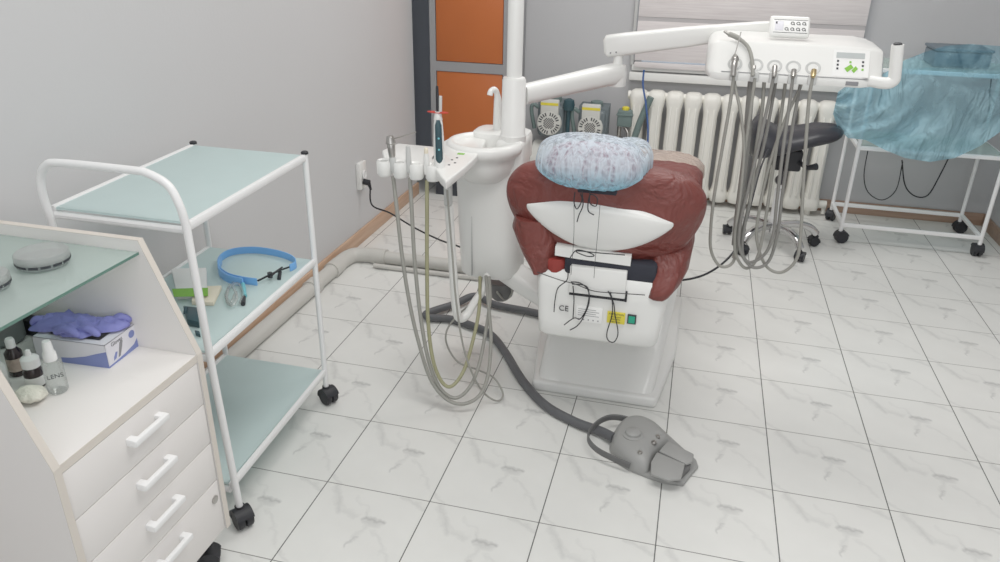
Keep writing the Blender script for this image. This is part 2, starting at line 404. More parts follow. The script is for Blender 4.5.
# ------------------------------------------------------------------ orange locker
lk = thing('locker', 'tall grey locker with orange doors standing against the rear wall', 'locker', (-1.35, 2.27, 0))
lx0, lx1, ly0, ly1 = -1.59, -1.11, 2.06, 2.485
b = MB().box((lx0, ly0, .12), (lx0+.035, ly1, 2.1)).box((lx1-.035, ly0, .12), (lx1, ly1, 2.1)).box((lx0+.035, ly0, .78+.0), (lx1-.035, ly1, .835)).box((lx0+.035, ly0, .12), (lx1-.035, ly1, .16)).box((lx0+.035, ly0, 2.05), (lx1-.035, ly1, 2.1)).box((lx0+.035, ly1-.015, .16), (lx1-.035, ly1, 2.05)).box((lx0+.035, ly0, 1.50), (lx1-.035, ly1, 1.545))
b.build('frame', 'lockg', lk)
MB().box((lx0+.01, ly0+.03, 0), (lx1-.01, ly1, .12)).build('plinth', 'plinth', lk)
for z0, z1 in ((.163, .777), (.838, 1.497), (1.548, 2.047)):
    d = MB().box((lx0+.039, ly0+.004, z0), (lx1-.039, ly0+.022, z1), .0015).build('door', 'orange', lk)
    MB().cyl((lx1-.07, ly0-.012, (z0+z1)/2+.2), (lx1-.07, ly0+.004, (z0+z1)/2+.2), .010, 14).build('lock', 'steel', d)
    MB().box((lx0+.036, ly0+.012, z0-.003), (lx1-.036, ly0+.026, z1+.003)).build('door_gap', 'ink', lk) if False else None

# ------------------------------------------------------------------ white drawer cabinet (front faces +X)
dc = thing('drawer_cabinet', 'white mobile drawer cabinet with slanted sides and glass top shelf in the left foreground', 'cabinet', (-1.35, -1.23, 0))
dx0, dxf = -1.665, -1.094; dy0, dy1 = -1.455, -1.003
zb, zt, zh = .11, .63, .905
def side(y0, y1):
    pts = [(dx0, y0, zb), (dxf+.004, y0, zb), (dxf+.004, y0, zt), (-1.193, y0, zh), (dx0, y0, zh)]
    return MB().prism(pts, (0, y1-y0, 0))
side(dy1-.016, dy1).build('side_panel', 'laminate', dc)
side(dy0, dy0+.016).build('side_panel', 'laminate', dc)
for ya, yb in ((dy1-.0165, dy1+.0005), (dy0-.0005, dy0+.0165)):
    b = MB()
    for (xa, za), (xb, zb_) in (((dxf+.0045, zb), (dxf+.0045, zt)), ((dxf+.0045, zt), (-1.1925, zh+.0006)), ((-1.1925, zh+.0006), (dx0, zh+.0006))):
        d = Vector((xb-xa, 0, zb_-za)).normalized(); nrm = Vector((d.z, 0, -d.x))
        pa = Vector((xa, ya, za)); pb = Vector((xb, ya, zb_))
        b.prism([pa, pb, pb-nrm*.0012, pa-nrm*.0012], (0, yb-ya, 0))
    b.build('edge_banding', 'edge', dc)
MB().box((dx0, dy0+.016, zb), (dx0+.012, dy1-.016, zh)).build('back_panel', 'laminate', dc)
o = MB().box((dx0+.012, dy0+.0162, zt-.018), (dxf, dy1-.0162, zt), .0008).build('worktop', 'laminate', dc)
MB().box((dxf, dy0+.0162, zt-.018), (dxf+.0015, dy1-.0162, zt)).build('edge_banding', 'edge', dc)
MB().box((dx0+.012, dy0+.016, zb), (dxf-.02, dy1-.016, zb+.016)).build('bottom_panel', 'laminate', dc)
DZ = (.610, .496, .383, .270, .112)
for k in range(4):
    z1 = DZ[k]; z0 = DZ[k+1]+.003
    d = MB().box((dxf-.40, dy0+.0185, z0), (dxf+.001, dy1-.0185, z1), .0012).build('drawer', 'laminate', dc)
    zc = z1-.045; yc = (dy0+dy1)/2+.008
    h = MB()
    for s_ in (-1, 1): h.box((dxf, yc+s_*.045-.009, zc-.009), (dxf+.022, yc+s_*.045+.009, zc+.008), .002)
    h.box((dxf+.014, yc-.055, zc-.0075), (dxf+.026, yc+.055, zc+.0075), .003)
    h.build('handle', 'enamel', d)
    if k == 3:
        MB().lathe([(.011, 0), (.011, .003), (.009, .004), (.004, .004)], n=20, mtx=Matrix.Translation((dxf+.001, dy1-.040, z1-.045)) @ Matrix.Rotation(math.pi/2, 4, 'Y')).build('lock', 'steel', d)
MB().box((dx0+.014, dy0+.018, .872), (-1.196, dy1-.018, .878)).build('glass_shelf', 'glass', dc)
MB().box((-1.196, dy0+.018, .872), (-1.1945, dy1-.018, .878)).build('glass_edge', 'glassedge', dc)
for x in (dxf-.05, dx0+.06):
    for y in (dy0+.05, dy1-.05): caster(dc, (x, y), h=.11, r=.027, face=random.choice([.5, 2.2]), stem=.0)

# items on the worktop
def gbox():
    t = thing('glove_box', 'open white and blue cardboard glove box on the drawer cabinet worktop', 'box', (-1.38, -1.1, zt))
    A = uz(109.7, 368.3, zt); Bp = uz(141, 344, zt)          # right face bottom edge
    e = (Bp-A); wx_ = e.normalized(); ln = Vector((-wx_.y, wx_.x, 0))
    if ln.x > 0: ln = -ln
    L_, Wd, Hh = .185, min(.13, e.length), .058
    P = [A, A+wx_*Wd, A+wx_*Wd+ln*L_, A+ln*L_]
    b = MB()
    th = .0015
    # walls of an open-top carton
    for i in range(4):
        a, c = P[i], P[(i+1) % 4]; n_ = (P[(i+2) % 4]-c).normalized()
        b.prism([a, c, c+Vector((0, 0, Hh)), a+Vector((0, 0, Hh))], n_*th)
    b.prism(P, (0, 0, th))
    top = [p+Vector((0, 0, Hh)) for p in P]
    def q(u, v): return top[0]*(1-u)*(1-v)+top[1]*(1-u)*v+top[2]*u*v+top[3]*u*(1-v)
    for (u0_, u1_, v0, v1) in ((0, .14, 0, 1), (.86, 1, 0, 1), (.14, .86, 0, .16), (.14, .86, .84, 1)):
        b.prism([q(u0_, v0), q(u0_, v1), q(u1_, v1), q(u1_, v0)], (0, 0, -th))
    b.build('carton', 'boxw', t)
    # blue printed swooshes on the long front face and the short face
    def on(a, c, n_, pts, name, m):
        ex = c-a; MB().prism([a+ex*u+Vector((0, 0, Hh*v))-n_*.0006 for u, v in pts], n_*.0005).build(name, m, t)
    a, c = P[3], P[0]; n_ = (P[1]-P[0]).normalized()
    on(a, c, n_, [(0.35, 0), (1, 0), (1, .72), (.86, .58), (.7, .40), (.5, .26), (.35, .22)], 'blue_print', 'boxb')
    a, c = P[0], P[1]; n_ = (P[3]-P[0]).normalized()
    on(a, c, n_, [(0, 0), (1, 0), (1, .5), (.8, .22), (.5, .12), (.2, .08), (0, .07)], 'blue_print', 'boxb')
    on(a, c, n_, [(.78+.09*math.cos(k*.5236), .70+.16*math.sin(k*.5236)) for k in range(12)], 'blue_print', 'boxb')
    on(a, c, n_, [(.30, .16), (.36, .18), (.44, .45), (.50, .72), (.46, .78), (.40, .70), (.36, .5)], 'glove_picture', 'inkg')
    on(a, c, n_, [(.16, .16), (.24, .2), (.30, .42), (.25, .46), (.18, .3)], 'glove_picture', 'boxb')
    ex = c-a
    text_mesh('Gloves', .014, a+ex*.33+Vector((0, 0, Hh*.84))-n_*.0008, ex, (0, 0, 1)).build('printed_word', 'inkg', t)
    # nitrile gloves spilling from the slot
    gl = thing('purple_gloves', 'crumpled purple-blue nitrile gloves spilling from the open glove box', 'gloves', q(.5, .5))
    def lobe(u, v, a_, b_, h, rot, seed):
        c0 = q(u, v)+Vector((0, 0, .006)); rings = []
        for k in range(9):
            f = k/8; th_ = f*math.pi/2; ring = []
            for i in range(28):
                an = 2*math.pi*i/28
                rad = math.cos(th_)*(1+.22*noise.noise(Vector((math.cos(an)*2+seed, math.sin(an)*2, f*2))))
                x = rad*a_*math.cos(an); y = rad*b_*math.sin(an)
                z = math.sin(th_)*h*(1+.8*noise.noise(Vector((x*55, y*55, seed)))) + .008*math.sin(th_)*noise.noise(Vector((x*120, y*120, seed+3)))
                ring.append(c0 + Vector((x*math.cos(rot)-y*math.sin(rot), x*math.sin(rot)+y*math.cos(rot), z)))
            rings.append(ring)
        return rings
    rot0 = math.atan2(ln.y, ln.x)
    b = MB()
    for args in ((.28, .62, .056, .034, .018, rot0+.4, 1), (.58, .48, .066, .046, .021, rot0-.3, 2), (.90, .50, .052, .042, .020, rot0+.6, 5)): b.loft(lobe(*args))
    b.build('glove_body', 'purple', gl, ang=80)
    for (u, v, du, dv) in ((.18, .72, -.16, .18), (.22, .80, -.18, .06), (.75, .20, -.30, -.10), (.70, .12, -.34, -.02), (1.0, .4, .14, -.1), (.45, .25, -.3, -.04)):
        p0 = q(u, v)+Vector((0, 0, .012)); p2 = q(u+du, v+dv)+Vector((0, 0, .009)); p1 = (p0+p2)/2+Vector((0, 0, .012))
        MB().tube(smooth([p0, p1, p2], 6), [.009]*9+[.0085, .008, .006, .003], 10).build('glove_finger', 'purple', gl, ang=80)
gbox()

def bottle(name, label, px, py, z, prof, m, capprof, capm, cat='bottle', lab=None, group=None, sc_=1):
    P = uz(px, py, z) if not isinstance(px, Vector) else px
    t = thing(name, label, cat, P, group)
    MB().lathe([(r*sc_, h*sc_) for r, h in prof], P, 24).build('bottle_body', m, t)
    MB().lathe([(r*sc_, h*sc_) for r, h in capprof], P, 20).build('cap', capm, t)
    if lab:
        r, h0, h1, lm = lab; MB().lathe([((r-.0003)*sc_, h0*sc_), (r*sc_, h0*sc_), (r*sc_, h1*sc_), ((r-.0003)*sc_, h1*sc_)], P, 24).build('label_wrap', lm, t)
    return t, P
t, P = bottle('spray_bottle', 'small clear spray bottle with white cap in front of the glove box', 59, 391, zt, [(0, 0.001), (.0125, .001), (.0145, .004), (.0145, .046), (.0125, .052), (.007, .056), (.0068, .060)], 'cloudy',
       [(.0095, .056), (.0095, .068), (.0075, .071), (.0066, .084), (.0055, .088), (0.001, .088)], 'enamel', sc_=1.38)
dv = Vector((CAM.x-P.x, CAM.y-P.y, 0)).normalized(); rx = Vector((-dv.y, dv.x, 0))
text_mesh('LENS', .014, P+dv*.0206+Vector((0, 0, .047)), rx, (0, 0, 1)).build('printed_word', 'ink', t)
text_mesh('spray', .006, P+dv*.0152+Vector((0, 0, .024)), rx, (0, 0, 1)).build('printed_word', 'inkg', t) if False else None
bottle('dropper_bottle', 'squat dark bottle with broad white cap left of the spray bottle', 37, 386, zt, [(0, .001), (.0145, .001), (.016, .004), (.016, .034), (.012, .041), (.010, .044)], 'amber',
       [(.0150, .042), (.0150, .058), (.0125, .061), (.0055, .064), (.0040, .074), (.001, .076)], 'enamel', lab=(.0164, .006, .024, 'label'), sc_=1.2)
bottle('vial', 'small dark brown vial with white cap at the worktop back', 19, 374, zt, [(0, .001), (.0125, .001), (.014, .004), (.014, .045), (.008, .053), (.007, .056)], 'amber',
       [(.0075, .055), (.0075, .068), (.006, .072), (.001, .072)], 'enamel', lab=(.0143, .012, .036, 'foil'), sc_=1.25)
bottle('white_tube', 'slim white plastic bottle at the left edge of the cabinet worktop', 3, 386, zt, [(0, .001), (.013, .001), (.015, .004), (.015, .05), (.009, .058)], 'plastic', [(.009, .057), (.009, .078), (.006, .082), (.001, .082)], 'enamel')
P = uz(34, 401, zt)
b = MB()
rings = []
for k in range(9):
    f = k/8; a0 = math.sin(math.pi*(.12+.85*f)); ring = []
    for i in range(30):
        an = 2*math.pi*i/30; n_ = 1+.3*noise.noise(Vector((math.cos(an)*2.5, math.sin(an)*2.5, f*3)))
        ring.append(P+Vector((-.004+.034*a0*n_*math.cos(an), .026*a0*n_*math.sin(an), .001+.036*f)))
    rings.append(ring)
b.loft(rings); tag(b.build('crumpled_tissue', 'tissue', origin=P, ang=80), 'crumpled off-white tissue beside the spray bottle', 'tissue')
# large cloudy flask behind
P = uz(12, 342, zt) + Vector((-.02, 0, 0))
t = thing('flask', 'large grey translucent flask under the glass shelf', 'bottle', P)
MB().lathe([(0, .001), (.040, .001), (.046, .008), (.046, .10), (.040, .125), (.02, .145), (.016, .15), (.016, .17)], P, 32).build('flask_body', 'smoke', t)
MB().lathe([(.018, .165), (.018, .195), (.015, .198), (.001, .198)], P, 24).build('cap', 'pgrey', t)
P = uz(42, 338, zt)
tag(MB().box(P+Vector((-.05, -.0, 0)), P+Vector((.008, .03, .042)), .003).build('black_case', 'black', origin=P), 'small black case between the flask and the glove box', 'case')
# jars on the glass shelf
zg = .879
def jar(px, py, r, label):
    P = uz(px, py, zg)
    t = thing('round_jar', label, 'jar', P, 'round jars on the glass shelf')
    MB().lathe([(0, .0), (r*.96, .0), (r, .002), (r, .014), (r*.98, .016), (r*.96, .014), (r*.96, .004), (0.001, .003)], P, 40).build('jar_body', 'clear', t)
    MB().lathe([(r*.99, .014), (r*1.05, .014), (r*1.06, .017), (r*1.06, .027), (r*1.0, .031), (0.001, .032), (0.001, .030), (r*.98, .029), (r*1.0, .018)], P, 40).build('lid', 'cloudy', t)
    mb = MB()
    for k in range(14):
        a0 = 2*math.pi*k/14; rg = []
        for da in (0, .36):
            c_, s_ = math.cos(a0+da), math.sin(a0+da)
            rg.append([P+Vector((c_*rr, s_*rr, zz)) for rr, zz in ((r*1.03, .008), (r*1.065, .008), (r*1.065, .0135), (r*1.03, .0135))])
        mb.loft(rg)
    mb.build('seal_ring', 'ink', t)
jar(44, 264, .050, 'clear round lidded jar with dark seal ring on the glass shelf')
jar(-12, 288, .040, 'clear round jar at the left edge of the glass shelf')

# ------------------------------------------------------------------ glass trolley
gt = thing('glass_trolley', 'white tubular trolley with three frosted glass shelves beside the left wall', 'trolley', (-1.37, -.58, 0))
gx0, gx1, gy0, gy1 = -1.555, -1.185, -.885, -.262
posts = [(gx1+.02, gy0), (gx0, gy0), (gx1, gy1), (gx0-.02, gy1)]
r_ = .0095
path = [(gx1+.045, gy0-.005, .06), (gx1+.035, gy0-.012, .5), (gx1+.03, gy0-.015, .90), (gx1+.026, gy0-.02, .950), (gx1+.004, gy0-.02, .998), (gx1-.045, gy0-.02, 1.022), (gx1-.09, gy0-.02, 1.026),
        (gx0+.09, gy0-.02, 1.026), (gx0+.046, gy0-.02, 1.016), (gx0+.022, gy0-.02, .985), (gx0+.016, gy0-.02, .94), (gx0+.016, gy0-.015, .88), (gx0+.016, gy0-.012, .5), (gx0+.016, gy0-.01, .06)]
sm = [Vector(path[0]), Vector(path[1])] + smooth(path[2:12], 6) + [Vector(p) for p in path[12:]]
MB().tube(sm, .0098, 14).build('handle_tube', 'enamel', gt)
for x, y in posts[2:]:
    MB().tube([(x, y, .06), (x, y, .905)], .0092, 12).build('post', 'enamel', gt)
    MB().lathe([(.0115, .905), (.0115, .911), (.008, .914), (.001, .914)], (x, y, 0), 16).build('end_cap', 'black', gt)
for k, z in enumerate((.895, .545, .125)):
    for xs, xe in (((gx1+.024, gy0), (gx1, gy1)), ((gx0+.014, gy0), (gx0-.02, gy1))):
        a = Vector((xs[0], xs[1], z)); c = Vector((xe[0], xe[1], z))
        MB().tube([a, c], .0108, 8, flat=((0, 0, 1), .6, 6)).build('rail', 'enamel', gt)
    MB().tube([(gx1+.022, gy0, z-.012), (gx0, gy0, z-.012)], .009, 8).build('cross_bar', 'enamel', gt)
    MB().tube([(gx1, gy1, z-.012), (gx0-.02, gy1, z-.012)], .007, 8).build('cross_bar', 'enamel' if k else 'frost', gt)
    MB().prism([(gx1+.012, gy0+.004, z+.001), (gx1-.006, gy1-.004, z+.001), (gx0-.012, gy1-.004, z+.001), (gx0+.022, gy0+.004, z+.001)], (0, 0, .006)).build('glass_shelf', 'frost', gt)
for (x, y), f in zip(((gx1+.045, gy0-.005), (gx0+.016, gy0-.01), (gx1, gy1), (gx0-.02, gy1)), (-.6, .4, -.5, .9)): caster(gt, (x, y), h=.066, r=.030, face=f, stem=.01)

zs_ = .553
# blue headband with black clip
P = uz(262, 268, zs_)
hb = thing('face_shield_band', 'light blue plastic headband loop lying on the middle glass shelf', 'headband', P)
pxs = [(290, 268), (296, 264), (291, 258), (276, 253), (254, 250), (232, 252), (220, 259), (219, 268), (228, 276), (243, 280), (257, 282)]
rr = []
for px, py in pxs:
    rr.append(uz(px, py, zs_+.012))
MB().tube(smooth(rr, 5), .012, 10, flat=((0, 0, 1), .16, 5)).build('band', 'bluep', hb)
MB().tube([p+Vector((0, 0, .001)) for p in smooth([uz(px, py+3, zs_+.010) for px, py in ((221, 257), (219, 268), (228, 276), (243, 280))], 5)], .015, 10, flat=((0, 0, 1), .2, 5)).build('inner_band', 'bluep', hb)
c = [uz(258, 281, zs_+.012), uz(270, 275, zs_+.014), uz(281, 270, zs_+.014), uz(293, 266, zs_+.012)]
MB().tube(c, .0025, 8).tube([p+Vector((0, -.006, .003)) for p in c], .002, 8).cyl(c[1]+Vector((0, 0, -.008)), c[1]+Vector((0, 0, .008)), .008, 12).tube(smooth([c[1]+Vector((.01, -.01, .0)), c[1]+Vector((.02, -.02, .01)), c[2]+Vector((0, -.01, .006)), c[2]+Vector((0, .008, .006)), c[1]+Vector((.01, .004, .006))], 5), .0025, 8).cyl(uz(279, 279, zs_+.003), uz(280, 272, zs_+.008), .006, 12).build('black_clip', 'black', hb)
# clear goggles / tangle
P = uz(236, 296, zs_)
tg = thing('clear_tubing', 'small tangle of clear tubing beside the blue headband', 'tubing', P)
MB().tube(smooth([uz(x, y, zs_+h) for x, y, h in ((234, 282, .006), (228, 290, .012), (227, 302, .006), (233, 305, .012), (237, 296, .018), (233, 286, .012), (239, 284, .008), (243, 294, .01), (240, 303, .008))], 6), .004, 10).tube(smooth([uz(x, y, zs_+h) for x, y, h in ((230, 285, .004), (226, 296, .005), (231, 303, .01), (236, 292, .013))], 6), .005, 10).build('clear_tube', 'cloudy', tg)
MB().tube([uz(243, 284, zs_+.007), uz(245, 296, zs_+.007)], .006, 12).build('teal_fitting', 'tealp', tg)
MB().tube([uz(244, 297, zs_+.006), uz(243, 304, zs_+.006)], [.0055, .007], 12).build('black_fitting', 'black', tg)
# packets and papers
def slab(name, pts, z, h, m, label, cat, bev=.001):
    Q = [uz(x, y, z) for x, y in pts]
    o = MB().prism(Q, (0, 0, h), bev).build(name, m, origin=Q[0]); return tag(o, label, cat)
Q = [uz(x, y, zs_) for x, y in ((172, 273), (207, 272), (208, 298), (178, 300))]
pk = thing('wipes_packet', 'white and green packet on the middle glass shelf', 'packet', Q[0])
MB().prism(Q, (0, 0, .016), .003).build('wrapper', 'label', pk)
MB().prism([uz(x, y, zs_+.017) for x, y in ((172, 289), (208, 288), (208, 296), (174, 297))], (0, 0, .001)).build('green_stripe', 'green', pk)
slab('note_pad', ((196, 290), (222, 289), (214, 306), (192, 305)), zs_+.0, .012, 'paper', 'cream paper pad beside the green and white packet', 'paper')
Q = [uz(x, y, zs_) for x, y in ((184, 312), (199, 314), (200, 329), (188, 326))]
tc_ = thing('teal_clamp', 'dark teal plastic clamp on the middle glass shelf near the trolley post', 'clamp', Q[0])
MB().prism(Q, (0, 0, .022), .004).prism([uz(x, y, zs_) for x, y in ((195, 333), (200, 334), (201, 338), (196, 336))], (0, 0, .01), .002).build('clamp_body', 'teal', tc_)
MB().tube([uz(185, 314, zs_+.015), uz(186, 307, zs_+.03)], .005, 10).build('lever', 'teal', tc_)

# ------------------------------------------------------------------ wall socket, cable, pipes
sk = thing('wall_socket', 'white surface-mounted wall socket with a black plug on the left wall', 'socket', (XL, 1.205, .36))
p0 = ux(354, 166, XL); p1 = ux(362, 188, XL)
MB().box((XL, p0.y+.015, p1.z+.008), (XL+.024, p0.y+.10, p0.z+.008), .005).build('socket_plate', 'plastic', sk)
MB().lathe([(.024, 0), (.024, .004), (.018, .005), (.018, .002), (.001, .002)], n=24, mtx=Matrix.Translation((XL+.027, p0.y+.06, (p0.z+p1.z)/2+.012)) @ Matrix.Rotation(math.pi/2, 4, 'Y')).build('socket_ring', 'enamel', sk)
pc = ux(366, 184, XL+.04)
cb = thing('power_cable', 'black power cable looping from the wall socket to the floor unit', 'cable', pc)
MB().cyl((XL+.028, pc.y, pc.z+.012), (XL+.06, pc.y+.0, pc.z+.008), .016, 16).tube([(XL+.055, pc.y, pc.z+.01), (XL+.066, pc.y, pc.z-.03)], [.011, .006], 12).build('plug', 'black', cb)
cp = [Vector((XL+.064, pc.y, pc.z-.01)), uy(372, 205, 1.18), uy(390, 213, 1.12), uy(415, 228, 1.02), uy(440, 240, .90), uy(460, 247, .80), uy(480, 258, .65), uy(500, 275, .60)]
MB().tube(smooth(cp, 6), .0045, 8).build('cord', 'black', cb)

dp = thing('drain_pipe', 'grey plastic drain pipe lying on the floor along the left wall', 'pipe', (-1.64, .3, 0))
r_p = .034
px_ = -1.645
MB().tube([(px_, -.98, r_p), (px_, .80, r_p)], r_p, 20).build('pipe_run', 'pvc', dp)
MB().tube(smooth([(px_, .78, r_p), (px_, .86, r_p), (px_+.02, .93, r_p), (px_+.08, .955, r_p), (px_+.16, .955, r_p)], 5), r_p+.004, 20).build('pipe_elbow', 'pvc', dp)
for a, c in (((px_, .72, r_p), (px_, .80, r_p)), ((px_, .50, r_p), (px_, .56, r_p)), ((px_+.12, .955, r_p), (px_+.19, .955, r_p))):
    MB().cyl(a, c, r_p+.007, 20).build('coupling', 'pvc', dp)
MB().tube([(px_+.15, .955, r_p), (-.58, .955, r_p)], r_p-.002, 20).build('pipe_run', 'pvc', dp)
o = MB().tube([(px_+.15, .885, .013), (-.60, .885, .013)], .012, 14).build('supply_pipe', 'pvc', origin=(-.9, .885, 0)); tag(o, 'thin grey supply pipe on the floor in front of the thick cross pipe', 'pipe')

# ------------------------------------------------------------------ dental chair
ch = thing('dental_chair', 'maroon dental chair with white shell and base, seen from behind', 'dental chair', (-.27, .4, 0))
plate = [(-.497, .012), (-.048, .012), (-.020, .20), (.005, .40), (.01, .90), (-.55, .90), (-.56, .50), (-.53, .25)]
MB().prism([(x, y, 0) for x, y in plate], (0, 0, .042), .012, 3).build('base_plate', 'plastic', ch)
rings = []
for z, x0, x1, y0, y1 in ((.030, -.492, -.056, .022, .85), (.044, -.490, -.057, .036, .85), (.10, -.488, -.048, .12, .80), (.20, -.480, -.030, .26, .72), (.30, -.46, -.02, .34, .70), (.40, -.44, -.04, .36, .66)):
    rings.append(se((x0+x1)/2, (y0+y1)/2, z, (x1-x0)/2, (y1-y0)/2, 14, 72))
MB().loft(rings).build('lift_column', 'plastic', ch, ang=50)
# rear housing with labels
rings = []
for z, x0, x1, y0 in ((.355, -.420, -.095, -.17), (.359, -.440, -.074, -.200), (.372, -.449, -.064, -.210), (.42, -.451, -.060, -.212), (.50, -.455, -.050, -.214), (.575, -.458, -.048, -.212), (.592, -.452, -.055, -.20)):
    rings.append(se((x0+x1)/2, (y0+.30)/2, z, (x1-x0)/2, (.30-y0)/2, 14, 72))
MB().loft(rings).build('rear_housing', 'plastic', ch, ang=50)
yh = -.2165
MB().box((-.348, yh-.010, .530), (-.176, yh+.012, .618), .003).build('cover_flap', 'plastic', ch)
MB().box((-.348, yh-.002, .518), (-.170, yh+.006, .525), .001).box((-.177, yh-.004, .518), (-.170, yh+.006, .552), .001).build('slot_trim', 'black', ch)
# labels on the housing
def lab(x0, x1, z0, z1, name, m, off=.0): return MB().box((x0, yh-.0030-off, z0), (x1, yh+.004, z1), .0004).build(name, m, ch)
lab(-.225, -.170, .440, .478, 'warning_label', 'yellow'); lab(-.163, -.136, .445, .476, 'switch_frame', 'ink'); lab(-.159, -.140, .449, .472, 'power_switch', 'switchg', .002)
lab(-.322, -.240, .432, .484, 'rating_plate', 'label')
text_mesh('CE', .026, (-.362, yh-.0012, .468), (1, 0, 0), (0, 0, 1), .002).build('ce_mark', 'ink', ch)
for k in range(4): 
    text_mesh(('ATTENTION', 'power supply', '220V 50Hz', 'see manual')[k], (.0085, .006, .006, .006)[k], (-.1975, yh-.0034, .4715-.0085*k), (1, 0, 0), (0, 0, 1)).build('printed_line', 'ink', ch)
b = MB()
for k in range(5): b.lathe([(.0022, 0), (.0022, .001)], n=10, mtx=Matrix.Translation((-.312+k*.015, yh-.003, .4405)) @ Matrix.Rotation(math.pi/2, 4, 'X'))
for k in range(4): b.box((-.316, yh-.0036, .454+k*.007), (-.250-.01*(k % 2), yh-.003, .4555+k*.007))
b.build('printed_line', 'inkg', ch)
# dark slab painting the shaded gap under the backrest, red lining
MB().box((-.37, -.205, .575), (-.09, .28, .640), .01).build('gap_shade', 'navy', ch)
MB().loft([se(-.40, -.14, z, a, .068, 3, 24) for z, a in ((.582, .020), (.59, .035), (.615, .040), (.625, .03))]).build('lining', 'red', ch)
# backrest
HW = [(.600, .10), (.612, .165), (.630, .205), (.66, .238), (.70, .268), (.75, .292), (.80, .303), (.84, .300), (.87, .285), (.895, .255), (.912, .205), (.922, .13), (.927, .05)]
XC = -.272
def hwid(z):
    for (z0, w0), (z1, w1_) in zip(HW, HW[1:]):
        if z0 <= z <= z1: return w0+(w1_-w0)*(z-z0)/(z1-z0)
    return .05
def bdep(z): return .085*math.sin(math.pi*min(1, max(0, (z-.585)/(.36))))**.35
def bcy(z): return -.10-.16*(z-.62)
rings = []
zz = [.600, .606, .612, .622, .635, .66, .69, .72, .75, .78, .81, .84, .86, .88, .895, .905, .914, .921, .926]
for z in zz:
    ring = se(XC, bcy(z), z, hwid(z), bdep(z), 2.7, 64)
    ring = [p + Vector((0, .016*noise.noise(Vector((p.x*8, p.z*14, 3))), .008*noise.noise(Vector((p.x*9, 5, p.z*3))))) for p in ring]
    # left end sits a touch lower, right end sags
    rings.append(ring)
MB().loft(rings).build('backrest', 'maroon', ch, ang=70, sub=1)
# white shell lens
def rear(x, z):
    t_ = min(1, abs(x-XC)/hwid(z)); return bcy(z)-bdep(z)*(1-t_**2.7)**(1/2.7)
b = MB(); nu, nv = 40, 12
xl0, xl1 = -.502, -.052
G = []
for i in range(nu+1):
    u = i/nu; x = xl0+(xl1-xl0)*u; k = 1-(2*u-1)**2
    zc_ = .788-.014*u
    zu = zc_+.044*k**.8; zd = zc_-.128*k**.92
    col = []
    for j in range(nv+1):
        v = j/nv; z = zu+(zd-zu)*v
        edge = (1-abs(2*v-1)**4)*(1-abs(2*u-1)**8)
        col.append(Vector((x, rear(x, min(.92, max(.61, z)))-.012*edge-.004+(.014 if (j in (0, nv) or i in (0, nu)) else 0), z)))
    G.append(col)
vs = [[b.bm.verts.new(p) for p in c] for c in G]
for i in range(nu):
    for j in range(nv): b.bm.faces.new((vs[i][j], vs[i][j+1], vs[i+1][j+1], vs[i+1][j]))
b.build('back_shell', 'plastic', ch, ang=70)
# lower white lip under lens
MB().loft([[Vector((x, -.185+dy, z+dz)) for dy, z in ((0, .632), (-.022, .636), (-.022, .664), (.01, .668))] for x, dz in ((-.40, .004), (-.33, .0), (-.24, -.002), (-.17, -.004))]).build('shell_lip', 'plastic', ch)
# seat and leg rest
rings = []
for z, a, c_ in ((.50, .21, .40), (.52, .245, .43), (.58, .258, .44), (.63, .25, .43), (.655, .22, .40)):
    ring = se(-.262, .34, z, a, c_, 5, 56); rings.append([p+Vector((0, 0, .006*noise.noise(p*9))) for p in ring])
MB().loft(rings).build('seat', 'maroon', ch, ang=70)
rings = []
for z, a, c_ in ((.50, .20, .20), (.52, .26, .245), (.56, .295, .27), (.60, .292, .265), (.628, .265, .235), (.642, .22, .18), (.646, .15, .12)):
    ring = se(-.262, .90, z, a, c_, 2.8, 56); rings.append([p+Vector((0, 0, .008*noise.noise(p*8))) for p in ring])
MB().loft(rings).build('leg_rest', 'maroon', ch, ang=70)
# draped flank covers
rings = []
for z, x0, x1, y0 in ((.532, -.110, -.046, -.215), (.54, -.122, -.036, -.224), (.57, -.120, -.016, -.226), (.61, -.12, .002, -.205), (.66, -.13, .012, -.16), (.72, -.13, .0, -.10)):
    ring = se((x0+x1)/2, (y0+.34)/2, z, (x1-x0)/2, (.34-y0)/2, 4, 40); rings.append([p+Vector((.006*noise.noise(p*11), .006*noise.noise(p*13), 0)) for p in ring])
MB().loft(rings).build('seat_cover', 'maroon', ch, ang=70)
rings = []
for z, x0, x1 in ((.568, -.478, -.44), (.58, -.492, -.40), (.62, -.518, -.385), (.66, -.538, -.39), (.70, -.552, -.40), (.74, -.545, -.42)):
    ring = se((x0+x1)/2, -.10, z, (x1-x0)/2, .112, 2.6, 32); rings.append([p+Vector((.006*noise.noise(p*14), 0, 0)) for p in ring])
MB().loft(rings).build('seat_cover', 'maroon', ch, ang=70)
# transparent film on leg rest end
rings = []
for z, a, c_ in ((.57, .300, .14), (.605, .297, .14), (.634, .27, .12), (.65, .225, .09), (.655, .15, .05)):
    ring = se(-.262, 1.05, z, a, c_, 2.8, 56); rings.append([p+Vector((0, .01*noise.noise(p*20), .010*noise.noise(p*30))) for p in ring])
MB().loft(rings).build('clear_cover', 'foil', ch, ang=40)
